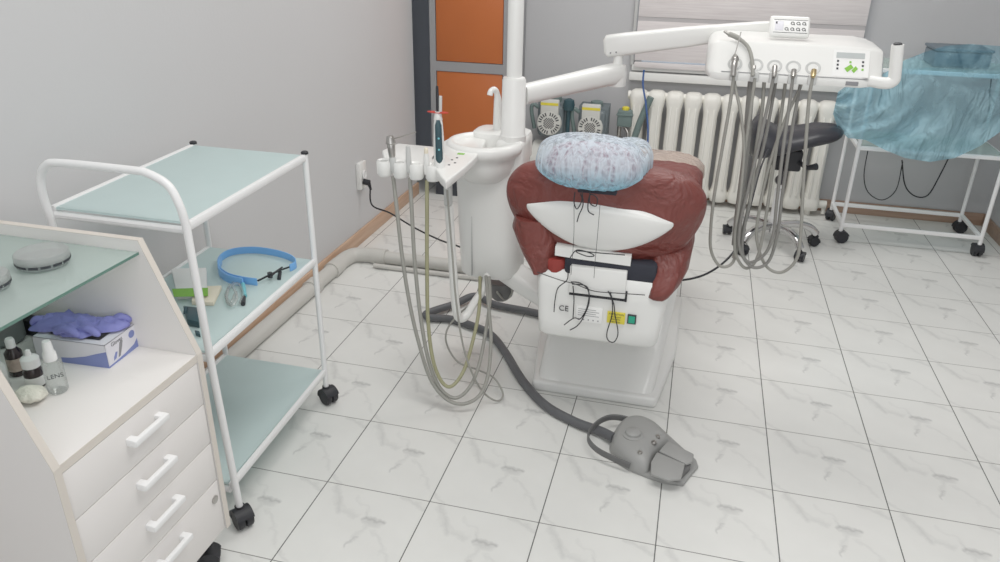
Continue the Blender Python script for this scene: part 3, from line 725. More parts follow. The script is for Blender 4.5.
# head rest + post
rings = []
for k in range(15):
    th_ = math.pi*k/14; rings.append(se(-.305, -.185, .925-.066*math.cos(th_), max(.001, .145*math.sin(th_)**.6), max(.001, .075*math.sin(th_)**.7), 2.6, 36))
def netmat():
    m = mat('netted_maroon', (120,70,84), .6, var=.1)
    nt = m.node_tree; N = nt.nodes; L = nt.links; tc = N.new('ShaderNodeTexCoord'); ck = N.new('ShaderNodeTexVoronoi'); ck.feature = 'DISTANCE_TO_EDGE'; ck.inputs['Scale'].default_value = 46
    L.new(tc.outputs['Object'], ck.inputs['Vector']); r = N.new('ShaderNodeValToRGB'); r.color_ramp.elements[0].color = lin((205,196,205)); r.color_ramp.elements[1].color = lin((140,104,120)); r.color_ramp.elements[0].position = .03; r.color_ramp.elements[1].position = .25
    L.new(ck.outputs['Distance'], r.inputs[0]); L.new(r.outputs[0], N['Principled BSDF'].inputs['Base Color']); return m
W['net'] = netmat()
MB().loft(rings).build('headrest', 'net', ch, ang=70)
MB().box((-.345, -.215, .845), (-.225, -.14, .875), .006).build('headrest_bracket', 'navy', ch)
MB().box((-.330, -.226, .60), (-.326, -.222, .86)).box((-.262, -.236, .60), (-.258, -.232, .86)).build('seam_line', 'inkg', ch) if False else None

# disposable cap
def capmat():
    m = bpy.data.materials.new('sheer_blue_white_cap'); m.use_nodes = True
    nt = m.node_tree; N = nt.nodes; L = nt.links; N.clear()
    o = N.new('ShaderNodeOutputMaterial'); tc = N.new('ShaderNodeTexCoord'); sp = N.new('ShaderNodeSeparateXYZ'); L.new(tc.outputs['Object'], sp.inputs[0])
    mr = N.new('ShaderNodeMapRange'); mr.inputs[1].default_value = .01; mr.inputs[2].default_value = .10; L.new(sp.outputs[2], mr.inputs[0])
    cr = N.new('ShaderNodeMix'); cr.data_type = 'RGBA'; cr.inputs[6].default_value = lin((128,208,234)); cr.inputs[7].default_value = lin((214,226,236)); L.new(mr.outputs[0], cr.inputs[0])
    mp = N.new('ShaderNodeMapping'); mp.inputs['Scale'].default_value = (34, 34, 4); L.new(tc.outputs['Object'], mp.inputs[0])
    nz = N.new('ShaderNodeTexNoise'); nz.inputs['Scale'].default_value = 1.6; nz.inputs['Detail'].default_value = 4; nz.inputs['Distortion'].default_value = 1.2; L.new(mp.outputs[0], nz.inputs['Vector'])
    op = N.new('ShaderNodeMapRange'); op.inputs[1].default_value = .38; op.inputs[2].default_value = .58; op.inputs[3].default_value = .42; op.inputs[4].default_value = .95; L.new(nz.outputs['Fac'], op.inputs[0])
    mo = N.new('ShaderNodeMath'); mo.operation = 'SUBTRACT'; mo.use_clamp = True; mz = N.new('ShaderNodeMath'); mz.operation = 'MULTIPLY'; mz.inputs[1].default_value = .18; L.new(mr.outputs[0], mz.inputs[0]); L.new(op.outputs[0], mo.inputs[0]); L.new(mz.outputs[0], mo.inputs[1])
    df = N.new('ShaderNodeBsdfDiffuse'); tl = N.new('ShaderNodeBsdfTranslucent'); L.new(cr.outputs[2], df.inputs[0]); L.new(cr.outputs[2], tl.inputs[0])
    bp = N.new('ShaderNodeBump'); bp.inputs['Strength'].default_value = .5; bp.inputs['Distance'].default_value = .01; L.new(nz.outputs['Fac'], bp.inputs['Height']); L.new(bp.outputs[0], df.inputs['Normal'])
    a = N.new('ShaderNodeMixShader'); a.inputs[0].default_value = .25; L.new(df.outputs[0], a.inputs[1]); L.new(tl.outputs[0], a.inputs[2])
    tr = N.new('ShaderNodeBsdfTransparent'); c = N.new('ShaderNodeMixShader'); L.new(mo.outputs[0], c.inputs[0]); L.new(tr.outputs[0], c.inputs[1]); L.new(a.outputs[0], c.inputs[2]); L.new(c.outputs[0], o.inputs[0])
    return m
W['cap'] = capmat()
def caplump(cx, cy, cz, a, b_, c_, hem, seed, tilt=0):
    rings = []; n = 96
    for k in range(22):
        f = k/21; th_ = math.pi*(.5*f) if False else f*math.pi*.80
        z = cz+c_*math.cos(th_); rad = math.sin(th_)**.62*(1-.22*max(0, (f-.72)/.28)) if k else .001
        ring = []
        for i in range(n):
            an = 2*math.pi*i/n
            wr = 1+.045*f*f*math.sin(an*17+seed+2*noise.noise(Vector((an, seed, 0))))+.05*noise.noise(Vector((math.cos(an)*3+seed, math.sin(an)*3, f*3)))
            ring.append(Vector((cx+a*rad*wr*math.copysign(abs(math.cos(an))**.85, math.cos(an)), cy+b_*rad*wr*math.copysign(abs(math.sin(an))**.85, math.sin(an)), z+tilt*math.cos(an)*rad)))
        rings.append(ring)
    return rings
b = MB(); rg = caplump(-.312, -.195, .935, .160, .095, .080, 0, 1, -.004); b.loft(rg, cap=False)
o = b.build('bouffant_cap', 'cap', origin=(-.31, -.19, .85), ang=80)
tag(o, 'sheer blue and white disposable cap stretched over the chair headrest', 'cap')
b = MB(); rg = caplump(-.205, -.125, .93, .066, .10, .064, 0, 4, .0); b.loft(rg, cap=False); 
o2 = b.build('cap_fold', 'cap', ch, ang=80); o2.parent = o; o2.location = (0, 0, 0)
for v in o2.data.vertices: v.co += WL[ch.name]-Vector((-.31, -.19, .85))

# black cords tied round the chair cover
def cord(label, paths, r=.0018):
    P0 = Vector(paths[0][0]); b = MB()
    for p in paths: b.tube(smooth(p, 5), r, 8)
    return tag(b.build('elastic_cord', 'black', origin=P0), label, 'cord', 'cords tied on the chair back')
def ch_px(pts, Y): return [uy(x, y, Y) for x, y in pts]
cord('black cord knotted at the headrest with two dangling loops', [ch_px(((575, 192), (574, 202), (577, 209), (582, 200), (580, 193)), -.252), ch_px(((582, 192), (583, 205), (579, 215), (577, 222)), -.255), ch_px(((590, 192), (590, 203), (596, 206), (597, 198), (590, 195), (588, 210), (594, 215)), -.256)])
cord('thin grey-black drawstring running vertically down the left of the shell', [ch_px(((574, 205), (574, 230), (573, 250)), -.262)+ch_px(((572, 262), (571, 275)), -.245)], .0008)
cord('thin drawstring running vertically down the middle of the shell', [ch_px(((600, 205), (598, 230), (596, 252)), -.262)+ch_px(((595, 262), (594, 278)), -.245)], .0008)
cord('black cord with a bow stretched across the bottom of the white shell', [ch_px(((570, 258), (577, 250), (590, 253), (594, 256), (586, 256), (576, 251), (600, 253), (625, 255)), -.238)])
cord('long black cord tied round the housing above its labels', [ch_px(((537, 272), (560, 280), (575, 284), (590, 290), (600, 292), (615, 293), (645, 295)), -.232)], .0014)
cord('doubled black cord looped down the left of the label panel', [ch_px(((571, 282), (580, 283), (588, 290), (589, 303), (583, 318), (577, 326), (570, 330)), -.236), ch_px(((572, 284), (586, 286), (589, 296), (586, 310), (580, 319), (574, 318), (564, 325)), -.234), ch_px(((573, 286), (574, 300), (573, 318)), -.236), ch_px(((568, 270), (567, 280), (558, 288), (555, 300), (554, 312)), -.234)])
cord('black cord loop hanging beside the yellow warning label', [ch_px(((610, 292), (614, 305), (615, 315), (618, 333), (614, 342), (608, 340), (607, 332), (612, 315), (612, 300), (608, 291)), -.232)])

# ------------------------------------------------------------------ spittoon unit
su = thing('spittoon_unit', 'white dental spittoon column with bowl, pole and instrument holder panel left of the chair', 'dental unit', (-.70, .22, 0))
rings = []
for z, cx, a, c_ in ((.362, -.712, .080, .085), (.366, -.713, .100, .105), (.378, -.714, .110, .116), (.50, -.716, .114, .122), (.70, -.719, .119, .127), (.80, -.722, .121, .128), (.84, -.722, .120, .128)):
    rings.append(se(cx, .25, z, a, c_, 3.6, 56))
MB().loft(rings).build('column', 'plastic', su, ang=50)
MB().box((-.7635, .1265, .38), (-.7625, .134, .78)).build('seam', 'inkg', su)
# bowl
bc = Vector((-.727, .165, 0)); 
prof = [(.03, .735), (.070, .745), (.100, .775), (.110, .81), (.114, .834), (.127, .842), (.134, .856), (.134, .870), (.126, .882), (.112, .885), (.100, .876), (.088, .845), (.060, .825), (.020, .820), (.008, .815), (.001, .815)]
MB().lathe(prof, bc, 48).build('bowl', 'plastic', su, ang=60)
MB().lathe([(.014, .823), (.016, .826), (.010, .829), (.001, .829)], bc, 20).build('drain_cover', 'steel', su)
MB().loft([se(-.70, .30, z, a, c_, 4, 40) for z, a, c_ in ((.80, .105, .075), (.87, .105, .075), (.885, .10, .07), (.892, .085, .055))]).build('bowl_deck', 'plastic', su)
sp = [(-.728, .29, .885), (-.728, .29, .985), (-.729, .287, 1.01), (-.732, .28, 1.028), (-.738, .27, 1.036), (-.746, .26, 1.030), (-.748, .255, 1.018)]
sp = [Vector((p[0]+.012, p[1], p[2])) for p in sp]
pth = smooth(sp, 5); MB().tube(pth, [.017-.007*min(1, i/12) for i in range(len(pth))], 14).cyl(sp[0]+Vector((0, 0, -.005)), sp[0]+Vector((0, 0, .006)), .026, 20).build('water_spout', 'plastic', su)
# holder panel
zp = .868
pan = [(440, 178), (447, 180), (478, 158), (492, 150), (495, 138), (470, 131), (440, 142), (425, 150), (440, 160)]
Q = [uz(x, y, zp) for x, y in ((440, 176), (446, 182), (464, 168), (473, 160), (480, 152), (486, 140), (470, 134), (448, 139), (436, 146), (430, 160))]
MB().prism([q-Vector((0, 0, .026)) for q in Q], (0, 0, .028), .005, 3).build('control_panel', 'plastic', su)
b = MB()
for x, y in ((452, 160), (457, 158), (449, 165), (455, 163)): 
    p = uz(x, y, zp+.002); b.lathe([(.004, 0), (.004, .0015), (.001, .0015)], p, 12)
b.build('panel_button', 'ink', su)
b = MB(); p = uz(461, 154, zp+.002); b.box(p-Vector((.012, .008, 0)), p+Vector((.012, .008, .0015)), .0006); b.build('panel_emblem', 'green', su)
# holder row (four cradles) nearer the camera
yhd = -.13
Q = [uz(x, y, .870) for x, y in ((382, 150), (398, 143), (440, 147), (452, 160), (444, 168), (428, 166), (384, 160))]
MB().prism([q-Vector((0, 0, .022)) for q in Q], (0, 0, .022), .006, 3).build('holder_tray', 'plastic', su)
for k, px in enumerate((384, 400, 416, 433)):
    p = uy(px, 167+k*1.6, -.155)
    b = MB()
    n = 26; ring_o = []; ring_i = []
    for i in range(n):   # open U cradle
        a = math.radians(-70 + (320)*i/(n-1)) - math.pi/2*0
        a = math.radians(-60+300*i/(n-1)) + math.pi*0 - math.pi/2 + math.radians(30)
    R1, R0 = .025, .014
    out = [Vector((math.cos(a), math.sin(a), 0)) for a in [math.radians(-65+310*i/(n-1)) - math.pi/2 + math.radians(-90+0) + math.radians(0) for i in range(n)]]
    out = [Vector((math.cos(math.radians(-60+300*i/(n-1))), math.sin(math.radians(-60+300*i/(n-1))), 0)) for i in range(n)]
    rt_ = Matrix.Rotation(math.radians(-90-30+0), 4, 'Z')
    out = [rt_ @ Matrix.Rotation(math.radians(60), 4, 'Z') @ v for v in out]
    rings = []
    for v in out:
        e = p + Vector((0, 0, 0))
        rings.append([e+v*R0+Vector((0, 0, .020)), e+v*(R1-.004)+Vector((0, 0, .023)), e+v*R1+Vector((0, 0, .016)), e+v*R1+Vector((0, 0, -.022)), e+v*(R1-.004)+Vector((0, 0, -.027)), e+v*R0+Vector((0, 0, -.027))])
    b.loft(rings)
    b.box(p+Vector((-.020, .018, -.024)), p+Vector((.020, .06, .012)), .006)
    b.build('instrument_holder', 'plastic', su, ang=50)
# grey bracket + swing arm below
p = uy(448, 190, -.12)
MB().box(p+Vector((-.012, -.01, -.05)), p+Vector((.012, .012, .05)), .004).build('bracket', 'pgrey', su)
arm = [uy(449, 205, -.11), uy(451, 240, -.10), uy(454, 285, -.09), uy(456, 308, -.085), uy(459, 318, -.07), uy(466, 316, -.04), uy(474, 303, .02), uy(484, 288, .10), uy(488, 272, .15)]
MB().tube(smooth(arm, 5), .0145, 14).build('swing_arm', 'plastic', su)
# pole
px0, py0 = -.637, .20
MB().lathe([(.044, .82), (.046, .90), (.042, .905), (.040, 1.085), (.036, 1.094), (.026, 1.097), (.0255, 2.15), (.001, 2.16)], (px0, py0, 0), 32).build('pole', 'plastic', su)
MB().box((-.690, .150, .60), (-.590, .29, .888), .02, seg=3).build('pole_housing', 'plastic', su)
# connecting arm to the chair
a0 = uy(512, 272, .18); a1 = uy(570, 312, .10)
MB().tube([(-.72, .27, .40), uy(508, 270, .24), uy(530, 286, .18), uy(552, 301, .12), (-.36, .12, .40)], [.034, .034, .032, .032, .032], 20, flat=((0, 0, 1), 1.5, 5)).build('support_arm', 'plastic', su)
MB().lathe([(.001, -.055), (.028, -.052), (.046, -.034), (.055, -.004), (.055, .03), (.001, .03)], uy(501, 287, .33), 28).build('pivot_cover', 'pedald', su)
MB().lathe([(.05, .40), (.05, .43), (.001, .44)], (-.615, .30, 0), 28).build('pivot_cap', 'plastic', su) if False else None
for pts, m, r in (
   (((393, 176, -.15), (397, 210, -.17), (402, 255, -.19), (409, 300, -.20), (418, 340, -.21), (430, 378, -.21), (445, 398, -.21), (462, 404, -.20), (479, 396, -.17), (488, 375, -.12), (491, 340, -.05), (489, 310, .02), (486, 276, .12)), 'hose', .0065),
   (((410, 178, -.15), (412, 215, -.17), (415, 265, -.19), (421, 320, -.20), (429, 362, -.20), (440, 388, -.20), (455, 398, -.19), (469, 388, -.16), (479, 365, -.10), (486, 330, -.02), (490, 300, .05), (489, 277, .12)), 'hose', .0065),
   (((427, 180, -.15), (427, 215, -.165), (427, 265, -.18), (428, 320, -.19), (433, 360, -.20), (442, 382, -.20), (452, 386, -.19), (464, 370, -.14), (473, 340, -.07), (479, 310, .0), (480, 277, .12)), 'hosey', .0065),
   (((447, 190, -.15), (452, 250, -.16), (456, 300, -.16), (463, 345, -.16), (473, 375, -.15), (484, 393, -.13), (497, 401, -.11), (503, 394, -.08), (494, 378, -.06), (478, 370, -.04), (458, 362, -.02), (447, 345, .0), (447, 330, .03), (458, 315, .06), (474, 300, .10), (482, 277, .14)), 'hose', .0035)):
    P3 = [uy(x, y, Y) for x, y, Y in pts]; P3 = [Vector((p.x, p.y, max(p.z, r+.001))) for p in P3]
    MB().tube(smooth(P3, 6), r, 10).build('hose', m, su)
MB().tube(smooth([uy(x, y, Y) for x, y, Y in ((492, 275, .2), (508, 283, .25), (512, 292, .3), (505, 300, .3), (497, 292, .25))], 5), .004, 8).build('hose', 'hose', su)
# instruments in the holders
def inst(name, label, px, py, px2, py2, Y, segs, cat='dental instrument'):
    a = uy(px, py, Y); c = uy(px2, py2, Y); t = thing(name, label, cat, a)
    for f0, f1, r0_, r1_, m, pn in segs: MB().tube([a.lerp(c, f0), a.lerp(c, f0+(f1-f0)*.15), a.lerp(c, f0+(f1-f0)*.85), a.lerp(c, f1)], [r0_*.85, r0_, r1_, r1_*.85], 16).build(pn, m, t)
    return t, a, c
t, a, c = inst('air_water_syringe', 'steel-headed syringe handle in the first holder with thin angled tip', 394, 172, 390, 136, -.155, [(0, .45, .010, .011, 'pgrey', 'grip'), (.40, .8, .011, .013, 'steel', 'body'), (.78, 1, .016, .012, 'steel', 'head')])
tp = [uy(391, 139, -.155), uy(400, 137, -.155), uy(416, 132, -.15)]
MB().tube(smooth(tp, 4), .0022, 8).build('tip', 'steel', t)
inst('suction_handle', 'pale suction handpiece standing in the second holder', 409, 172, 408, 146, -.155, [(0, 1, .010, .008, 'pgrey', 'body')])
inst('saliva_ejector_handle', 'white suction handpiece with pinkish end in the third holder', 427, 174, 426, 148, -.155, [(0, .8, .010, .009, 'plastic', 'body'), (.8, 1, .007, .006, 'paper', 'end_piece')])
t, a, c = inst('curing_light', 'white cordless curing light standing upright in the last holder', 440, 180, 437, 86, -.155, [(0, .30, .016, .0175, 'plastic', 'lower_grip'), (.28, .66, .0175, .014, 'plastic', 'body'), (.64, .74, .0135, .010, 'plastic', 'neck'), (.73, 1.0, .0055, .0045, 'black', 'light_guide')])
dvw = (CAM-a); dvw.z = 0; dvw.normalize(); ax = (c-a)
pa = a+ax*.19+dvw*.0135; pb = a+ax*.66+dvw*.0125
MB().tube([pa, pa.lerp(pb, .12), pa.lerp(pb, .88), pb], [.005, .0115, .0105, .005], 14, flat=(Vector((-dvw.y, dvw.x, 0)), .55, 2)).build('display_panel', 'teal', t)
for f in (.35, .47): 
    q = a+ax*f+dvw*.0185; MB().lathe([(.003, -.001), (.003, .001), (.001, .0012)], n=12, mtx=Matrix.Translation(q) @ dvw.to_track_quat('Z', 'Y').to_matrix().to_4x4()).build('button', 'tealp', t)
q = a+ax*.73
MB().lathe([(.0015, .0), (.034, -.0005), (.034, .0015), (.0015, .002)], q, 24, sc_=(1, .35)).build('red_shield', 'skyred', t)
MB().tube([a+ax*.74+Vector((.008, 0, 0)), a+ax*.9+Vector((.010, 0, 0))], .005, 10).build('light_sleeve', 'pgrey', t)

# ------------------------------------------------------------------ delivery unit (arms + tray)
YT = .25
du = thing('delivery_unit', 'white instrument delivery tray on jointed arms hanging right of the chair', 'dental unit', (.235, .4, 1.1))
e0 = Vector((px0, py0, 1.03)); 
el = uy(617, 73, .52)
def rrect(p, tdir, w, h, pw=4, n=28):
    t_ = tdir.normalized(); sx = t_.cross(Vector((0, 0, 1))).normalized(); sz = sx.cross(t_)
    out = []
    for i in range(n):
        a = 2*math.pi*i/n; c_, s_ = math.cos(a), math.sin(a)
        out.append(p+sx*math.copysign(abs(c_)**(2/pw), c_)*w+sz*math.copysign(abs(s_)**(2/pw), s_)*h)
    return out
st = e0 + (el-e0)*.09
d = el-st
MB().loft([rrect(st, d, .030, .034, 2.6), rrect(st+d*.5, d, .032, .036, 2.6), rrect(st+d*.93, d, .036, .038, 2.6), rrect(el, d, .036, .036, 2.6), rrect(el+d.normalized()*.025, d, .024, .024, 2.6)]).build('lower_arm', 'plastic', du, ang=60)
MB().lathe([(.034, -.045), (.036, 0), (.030, .028), (.018, .03), (.016, .065), (.001, .065)], el, 28).build('elbow_joint', 'plastic', du)
MB().lathe([(.0165, .03), (.0165, .055), (.001, .055)], el, 20).build('elbow_pin', 'steel', du)
u1 = uy(607, 46, .52); u2 = uy(772, 27, .60)
u1.z = max(u1.z, el.z+.09)
d = u2-u1
MB().loft([rrect(u1-d.normalized()*.012, d, .018, .022, 5), rrect(u1, d, .030, .037, 5), rrect(u1+d*.12, d, .031, .038, 5), rrect(u1+d*.5, d, .030, .034, 5), rrect(u1+d*.9, d, .026, .024, 5), rrect(u2, d, .022, .02, 5)]).build('upper_arm', 'plastic', du, ang=60)
sxv = Vector((0, -1, 0))
b = MB()
for k in (0, 1): b.lathe([(.003, 0), (.003, .002), (.001, .002)], n=10, mtx=Matrix.Translation(u1+d.normalized()*(.018+.02*k)+Vector((0, -.031, -.022))) @ Matrix.Rotation(math.pi/2, 4, 'X'))
b.build('screw', 'inkg', du)
MB().lathe([(.03, -.06), (.032, -.01), (.024, .0), (.001, .0)], u2, 24).build('tray_joint', 'plastic', du)
# tray body: loft of YZ profile along X
def tprof(x, s, dy=0):
    # s = end shrink
    yc_, zc_ = YT+.17, 1.165
    pts = [(YT, 1.118), (YT-.004, 1.128), (YT-.002, 1.140), (YT+.006, 1.148), (YT+.058, 1.222), (YT+.068, 1.230), (YT+.10, 1.233), (YT+.30, 1.238), (YT+.33, 1.232), (YT+.335, 1.19), (YT+.32, 1.135), (YT+.29, 1.118)]
    return [Vector((x, yc_+(y-yc_)*s, zc_+(z-zc_)*s)) for y, z in pts]
tx0, tx1 = -.022, .515
xs = [(tx0, .62), (tx0+.006, .80), (tx0+.018, .93), (tx0+.04, 1.0), (.10, 1), (.2, 1), (.3, 1), (.4, 1), (tx1-.07, 1.0), (tx1-.03, .92), (tx1-.008, .80), (tx1, .62)]
MB().loft([tprof(x, s) for x, s in xs]).build('tray_body', 'plastic', du, ang=32)
# groove under face
b = MB()
for i in range(1): b.box((tx0+.05, YT-.0020, 1.1445), (tx1-.05, YT+.006, 1.1452))
b.build('lip_seam', 'inkg', du)
nrm = Vector((0, -.074, .052)).normalized(); up_ = Vector((0, .052, .074)).normalized()
def face(x, f): return Vector((x, YT+.006+.052*f, 1.148+.074*f))      # point on the sloped face
hx = [uy(px, 73, YT).x for px in (734, 755, 774, 793, 813)]
for k, x in enumerate(hx):
    mt = Matrix((Vector((1, 0, 0)), up_, nrm)).transposed().to_4x4(); mt.translation = face(x, .25)
    MB().lathe([(.001, -.003), (.012, -.001), (.019, .0012), (.021, .0018), (.023, .001), (.0235, -.002)], n=28, mtx=mt, sc_=(1, .95)).build('holder_recess', 'pgrey', du)
    MB().box((x-.013, YT-.012, 1.118), (x+.013, YT+.006, 1.150), .004).build('hose_notch', 'pgrey', du)
# screen, buttons, emblem
def plaque(x0, x1, f0, f1, name, m, h=.0015):
    a, b_, c_, d_ = face(x0, f0), face(x1, f0), face(x1, f1), face(x0, f1)
    return MB().prism([a, b_, c_, d_], nrm*h).build(name, m, du)
s0 = uy(838, 60, YT).x; s1 = uy(868, 60, YT).x
plaque(s0-.008, s1+.012, .0, .98, 'panel_overlay', 'label', .0008)
plaque(s0, s1-.002, .68, .88, 'screen', 'lcd', .002)
for i, f in enumerate((.56, .42, .28)):
    for x, m in ((s0+.006, 'ink'), (s1-.006, 'ink' if i < 2 else 'green')):
        plaque(x-.003, x+.003, f-.035, f+.035, 'panel_button', m, .002)
plaque((s0+s1)/2-.003, (s0+s1)/2+.003, .50, .57, 'panel_button', 'green', .002)
xm = (s0+s1)/2
for dx in (0, .007):
    MB().prism([face(xm-.016+dx, .30), face(xm-.007+dx, .16), face(xm+.010+dx, .34), face(xm+.002+dx, .46)], nrm*.002).build('green_emblem', 'green', du) if dx == 0 else MB().prism([face(xm-.002+dx, .24), face(xm+.005+dx, .14), face(xm+.016+dx, .30), face(xm+.009+dx, .40)], nrm*.0022).build('green_emblem', 'green', du)
x = uy(852, 82, YT).x; MB().box((x-.018, YT-.006, 1.124), (x+.018, YT, 1.136), .001).build('name_plate', 'inkg', du)
# handle
hp = [(tx1-.04, YT+.06, 1.15), (tx1-.01, YT+.045, 1.148), (tx1+.008, YT+.04, 1.150), (tx1+.021, YT+.04, 1.160), (tx1+.020, YT+.04, 1.18), (tx1+.010, YT+.04, 1.262)]
hp = [Vector(p)+Vector((0, -.04, -.012)) for p in hp]
MB().tube(smooth(hp, 5), .020, 18, flat=((0, 1, 0), .85, 3)).build('handle', 'plastic', du)
MB().lathe([(.013, 0), (.013, .003), (.009, .006), (.001, .006)], hp[-1], 18).build('handle_button', 'black', du)
# hoses
YH = .24
H5 = [
 (((734, 74, .24), (732, 90, .24), (729, 110, .24), (722, 150, .245), (715, 190, .25), (711, 225, .25), (711, 250, .255), (720, 266, .26), (733, 262, .27), (739, 235, .28), (743, 200, .29), (748, 150, .30), (752, 88, .31), (752, 79, .31)), 'hose', .0055),
 (((755, 78, .24), (752, 100, .24), (745, 150, .24), (739, 200, .245), (735, 235, .25), (736, 255, .255), (745, 268, .26), (755, 262, .27), (762, 240, .28), (770, 190, .29), (779, 130, .30), (785, 86, .31), (786, 79, .31)), 'hose', .0055),
 (((774, 74, .24), (770, 95, .24), (760, 140, .235), (748, 190, .235), (740, 225, .24), (740, 250, .245), (752, 267, .25), (768, 262, .26), (777, 235, .27), (783, 190, .28), (792, 130, .29), (800, 86, .31), (801, 79, .31)), 'hosem', .0055),
 (((793, 76, .24), (790, 100, .24), (783, 150, .235), (777, 200, .23), (773, 235, .235), (764, 255, .24), (748, 262, .25), (742, 245, .27), (750, 200, .28), (765, 140, .30), (775, 86, .31), (776, 79, .31)), 'hosem', .0055),
 (((813, 76, .24), (809, 100, .24), (806, 140, .24), (803, 190, .245), (801, 230, .25), (797, 258, .255), (783, 272, .26), (768, 268, .27), (759, 250, .28), (757, 225, .29), (768, 170, .30), (785, 120, .30), (800, 88, .31), (801, 79, .31)), 'hose', .0055),
 (((735, 80, .26), (735, 86, .255), (741, 115, .23), (744, 150, .23), (741, 190, .23), (736, 225, .235)), 'hose', .005),
 (((764, 78, .28), (764, 84, .28), (762, 110, .28), (756, 150, .28), (750, 200, .28), (740, 240, .28), (733, 258, .275)), 'hose', .006),
 (((752, 78, .29), (751, 88, .285), (749, 110, .28), (745, 160, .27), (738, 215, .27), (735, 245, .265)), 'hosem', .012)]
for pts, m, r in H5:
    MB().tube(smooth([uy(*p) for p in pts], 6), r, 10).build('hose', m, du)
# instruments on the tray
def hp_on(name, label, pts, Y, r, m, tip=None, cat='dental instrument'):
    P3 = [uy(x, y, Y_) for (x, y, Y_) in pts]; t = thing(name, label, cat, P3[0])
    k = smooth(P3, 4); MB().tube(k, r, 12).build('body', m, t)
    return t, P3
t, P3 = hp_on('tray_syringe', 'steel air-water syringe with long thin tip in the first tray holder', ((733, 76, .225), (734, 66, .235), (735, 60, .245), (735, 54, .25)), 0, [.009]*4+[.010]*4+[.012]*2+[.010, .006, .004], 'steel')
MB().tube([P3[-1], uy(739, 40, .26), uy(741, 32, .265)], .002, 8).build('tip', 'steel', t)
t, P3 = hp_on('scaler_hose_handpiece', 'curved handpiece cable arching back over the second tray holder', ((753, 76, .225), (752, 60, .25), (748, 47, .28), (738, 38, .30), (729, 34, .31)), 0, [.006]*12+[.008]*5, 'hose')
MB().tube([uy(731, 35, .31), uy(724, 31, .315)], [.008, .004], 10).build('tip', 'steel', t)
MB().cyl(uy(754, 69, .235), uy(754, 66, .24), .006, 12).build('connector', 'steel', t)
for name, label, px, m1, m2 in (('handpiece_connector', 'steel hose connector with black end in the middle tray holder', 774, 'steel', 'black'), ('handpiece_connector', 'dark steel hose connector in the fourth tray holder', 793, 'steel', 'inkg'), ('handpiece_connector', 'brass-tipped hose connector in the tray holder nearest the screen', 813, 'gold', 'gold')):
    a = uy(px, 77, .228); c = uy(px+1, 70 if px != 774 else 66, .245); t = thing(name, label, 'dental instrument', a, 'hose connectors in the tray holders')
    MB().tube([a, a.lerp(c, .5), c], [.0065, .009, .008], 14).build('body', m1, t)
    MB().tube([c, c+(c-a).normalized()*.003], .0045, 12).build('tip', m2, t)
# keypad on tray
P = Vector((uy(789, 30, .42).x, .42, 1.238))
kp = thing('control_keypad', 'white handheld control keypad with printed symbols resting on the tray top', 'keypad', P)
kn = Vector((0, -.75, .66)).normalized(); ku = Vector((0, .66, .75)).normalized()
mt = Matrix((Vector((1, 0, 0)), ku, kn)).transposed().to_4x4(); mt.translation = P+Vector((0, -.02, .032))
MB().box((-.065, -.036, -.012), (.060, .040, .012), .010, mt, 4).build('case', 'plastic', kp)
MB().box((-.054, -.027, .0115), (.054, .020, .0128), .001, mt).build('key_plate', 'label', kp)
MB().box((-.048, -.020, .0126), (-.022, .014, .0136), .001, mt).build('screen', 'boxw', kp)
b = MB()
for r_k in range(2):
    for c_k in range(4):
        if r_k == 1 and c_k == 0: continue
        cx, cz = -.012+c_k*.0175, -.014+r_k*.022
        b.lathe([(.0062, .0126), (.0062, .0138), (.0040, .0138), (.0040, .0126)], n=8, mtx=mt @ Matrix.Translation((cx, cz, 0)))
        b.box((cx+.004, cz-.006, .0126), (cx+.007, cz-.003, .0138), 0, mt)
b.box((-.046, .004, .0137), (-.041, .012, .0140), 0, mt); b.box((-.052, -.028, .0126), (.052, -.0268, .0134), 0, mt); b.box((-.052, .0195, .0126), (.052, .0207, .0134), 0, mt)
b.build('key_symbol', 'ink', kp)

# ------------------------------------------------------------------ foot pedal
fp = thing('foot_pedal', 'grey dental foot pedal with twin treadles and wire guard on the tiles', 'foot control', uz(650, 455, 0))
out = [(612, 436), (609, 450), (613, 462), (628, 471), (645, 478), (662, 484), (683, 487), (690, 478), (698, 469), (696, 463), (676, 445), (660, 430), (640, 423), (622, 426)]
Q = [uz(x, y, .0) for x, y in out]
MB().prism(Q, (0, 0, .014), .004).build('base', 'pedal', fp)
cen = uz(634, 447, .0)
def shr(pts, c, s, z): return [Vector((c.x+(p.x-c.x)*s, c.y+(p.y-c.y)*s, z)) for p in pts]
bo = smooth([uz(x, y, .012) for x, y in ((614, 436), (611, 450), (618, 460), (632, 470), (645, 474), (650, 470), (654, 460), (666, 448), (668, 442), (656, 430), (640, 423), (624, 425))], 4, True)
MB().loft([shr(bo, cen, 1.0, .012), shr(bo, cen, 1.0, .022), shr(bo, cen, .95, .040), shr(bo, cen, .85, .054), shr(bo, cen, .68, .062), shr(bo, cen, .4, .066), shr(bo, cen, .1, .067)]).build('body', 'pedal', fp, ang=60)
c0 = uz(633, 434, .068)
MB().lathe([(.032, -.012), (.033, -.001), (.026, .002), (.0245, .010), (.021, .013), (.001, .014)], c0, 28).build('round_button', 'pedal', fp)
for x, y, r in ((654, 442, .007), (640, 452, .006), (658, 436, .006)):
    MB().lathe([(r*1.3, -.006), (r*1.3, .0), (r, .003), (.001, .004)], uz(x, y, .062), 16).build('stud', 'steel', fp)
for pts in (((651, 462), (657, 452), (685, 464), (681, 479), (668, 480), (651, 474)), ((659, 451), (668, 441), (694, 454), (692, 462), (686, 464))):
    Qt = [uz(x, y, .050) for x, y in pts]; MB().prism([q-Vector((0, 0, .008)) for q in Qt], (0, 0, .009), .003).build('treadle', 'pedal', fp)
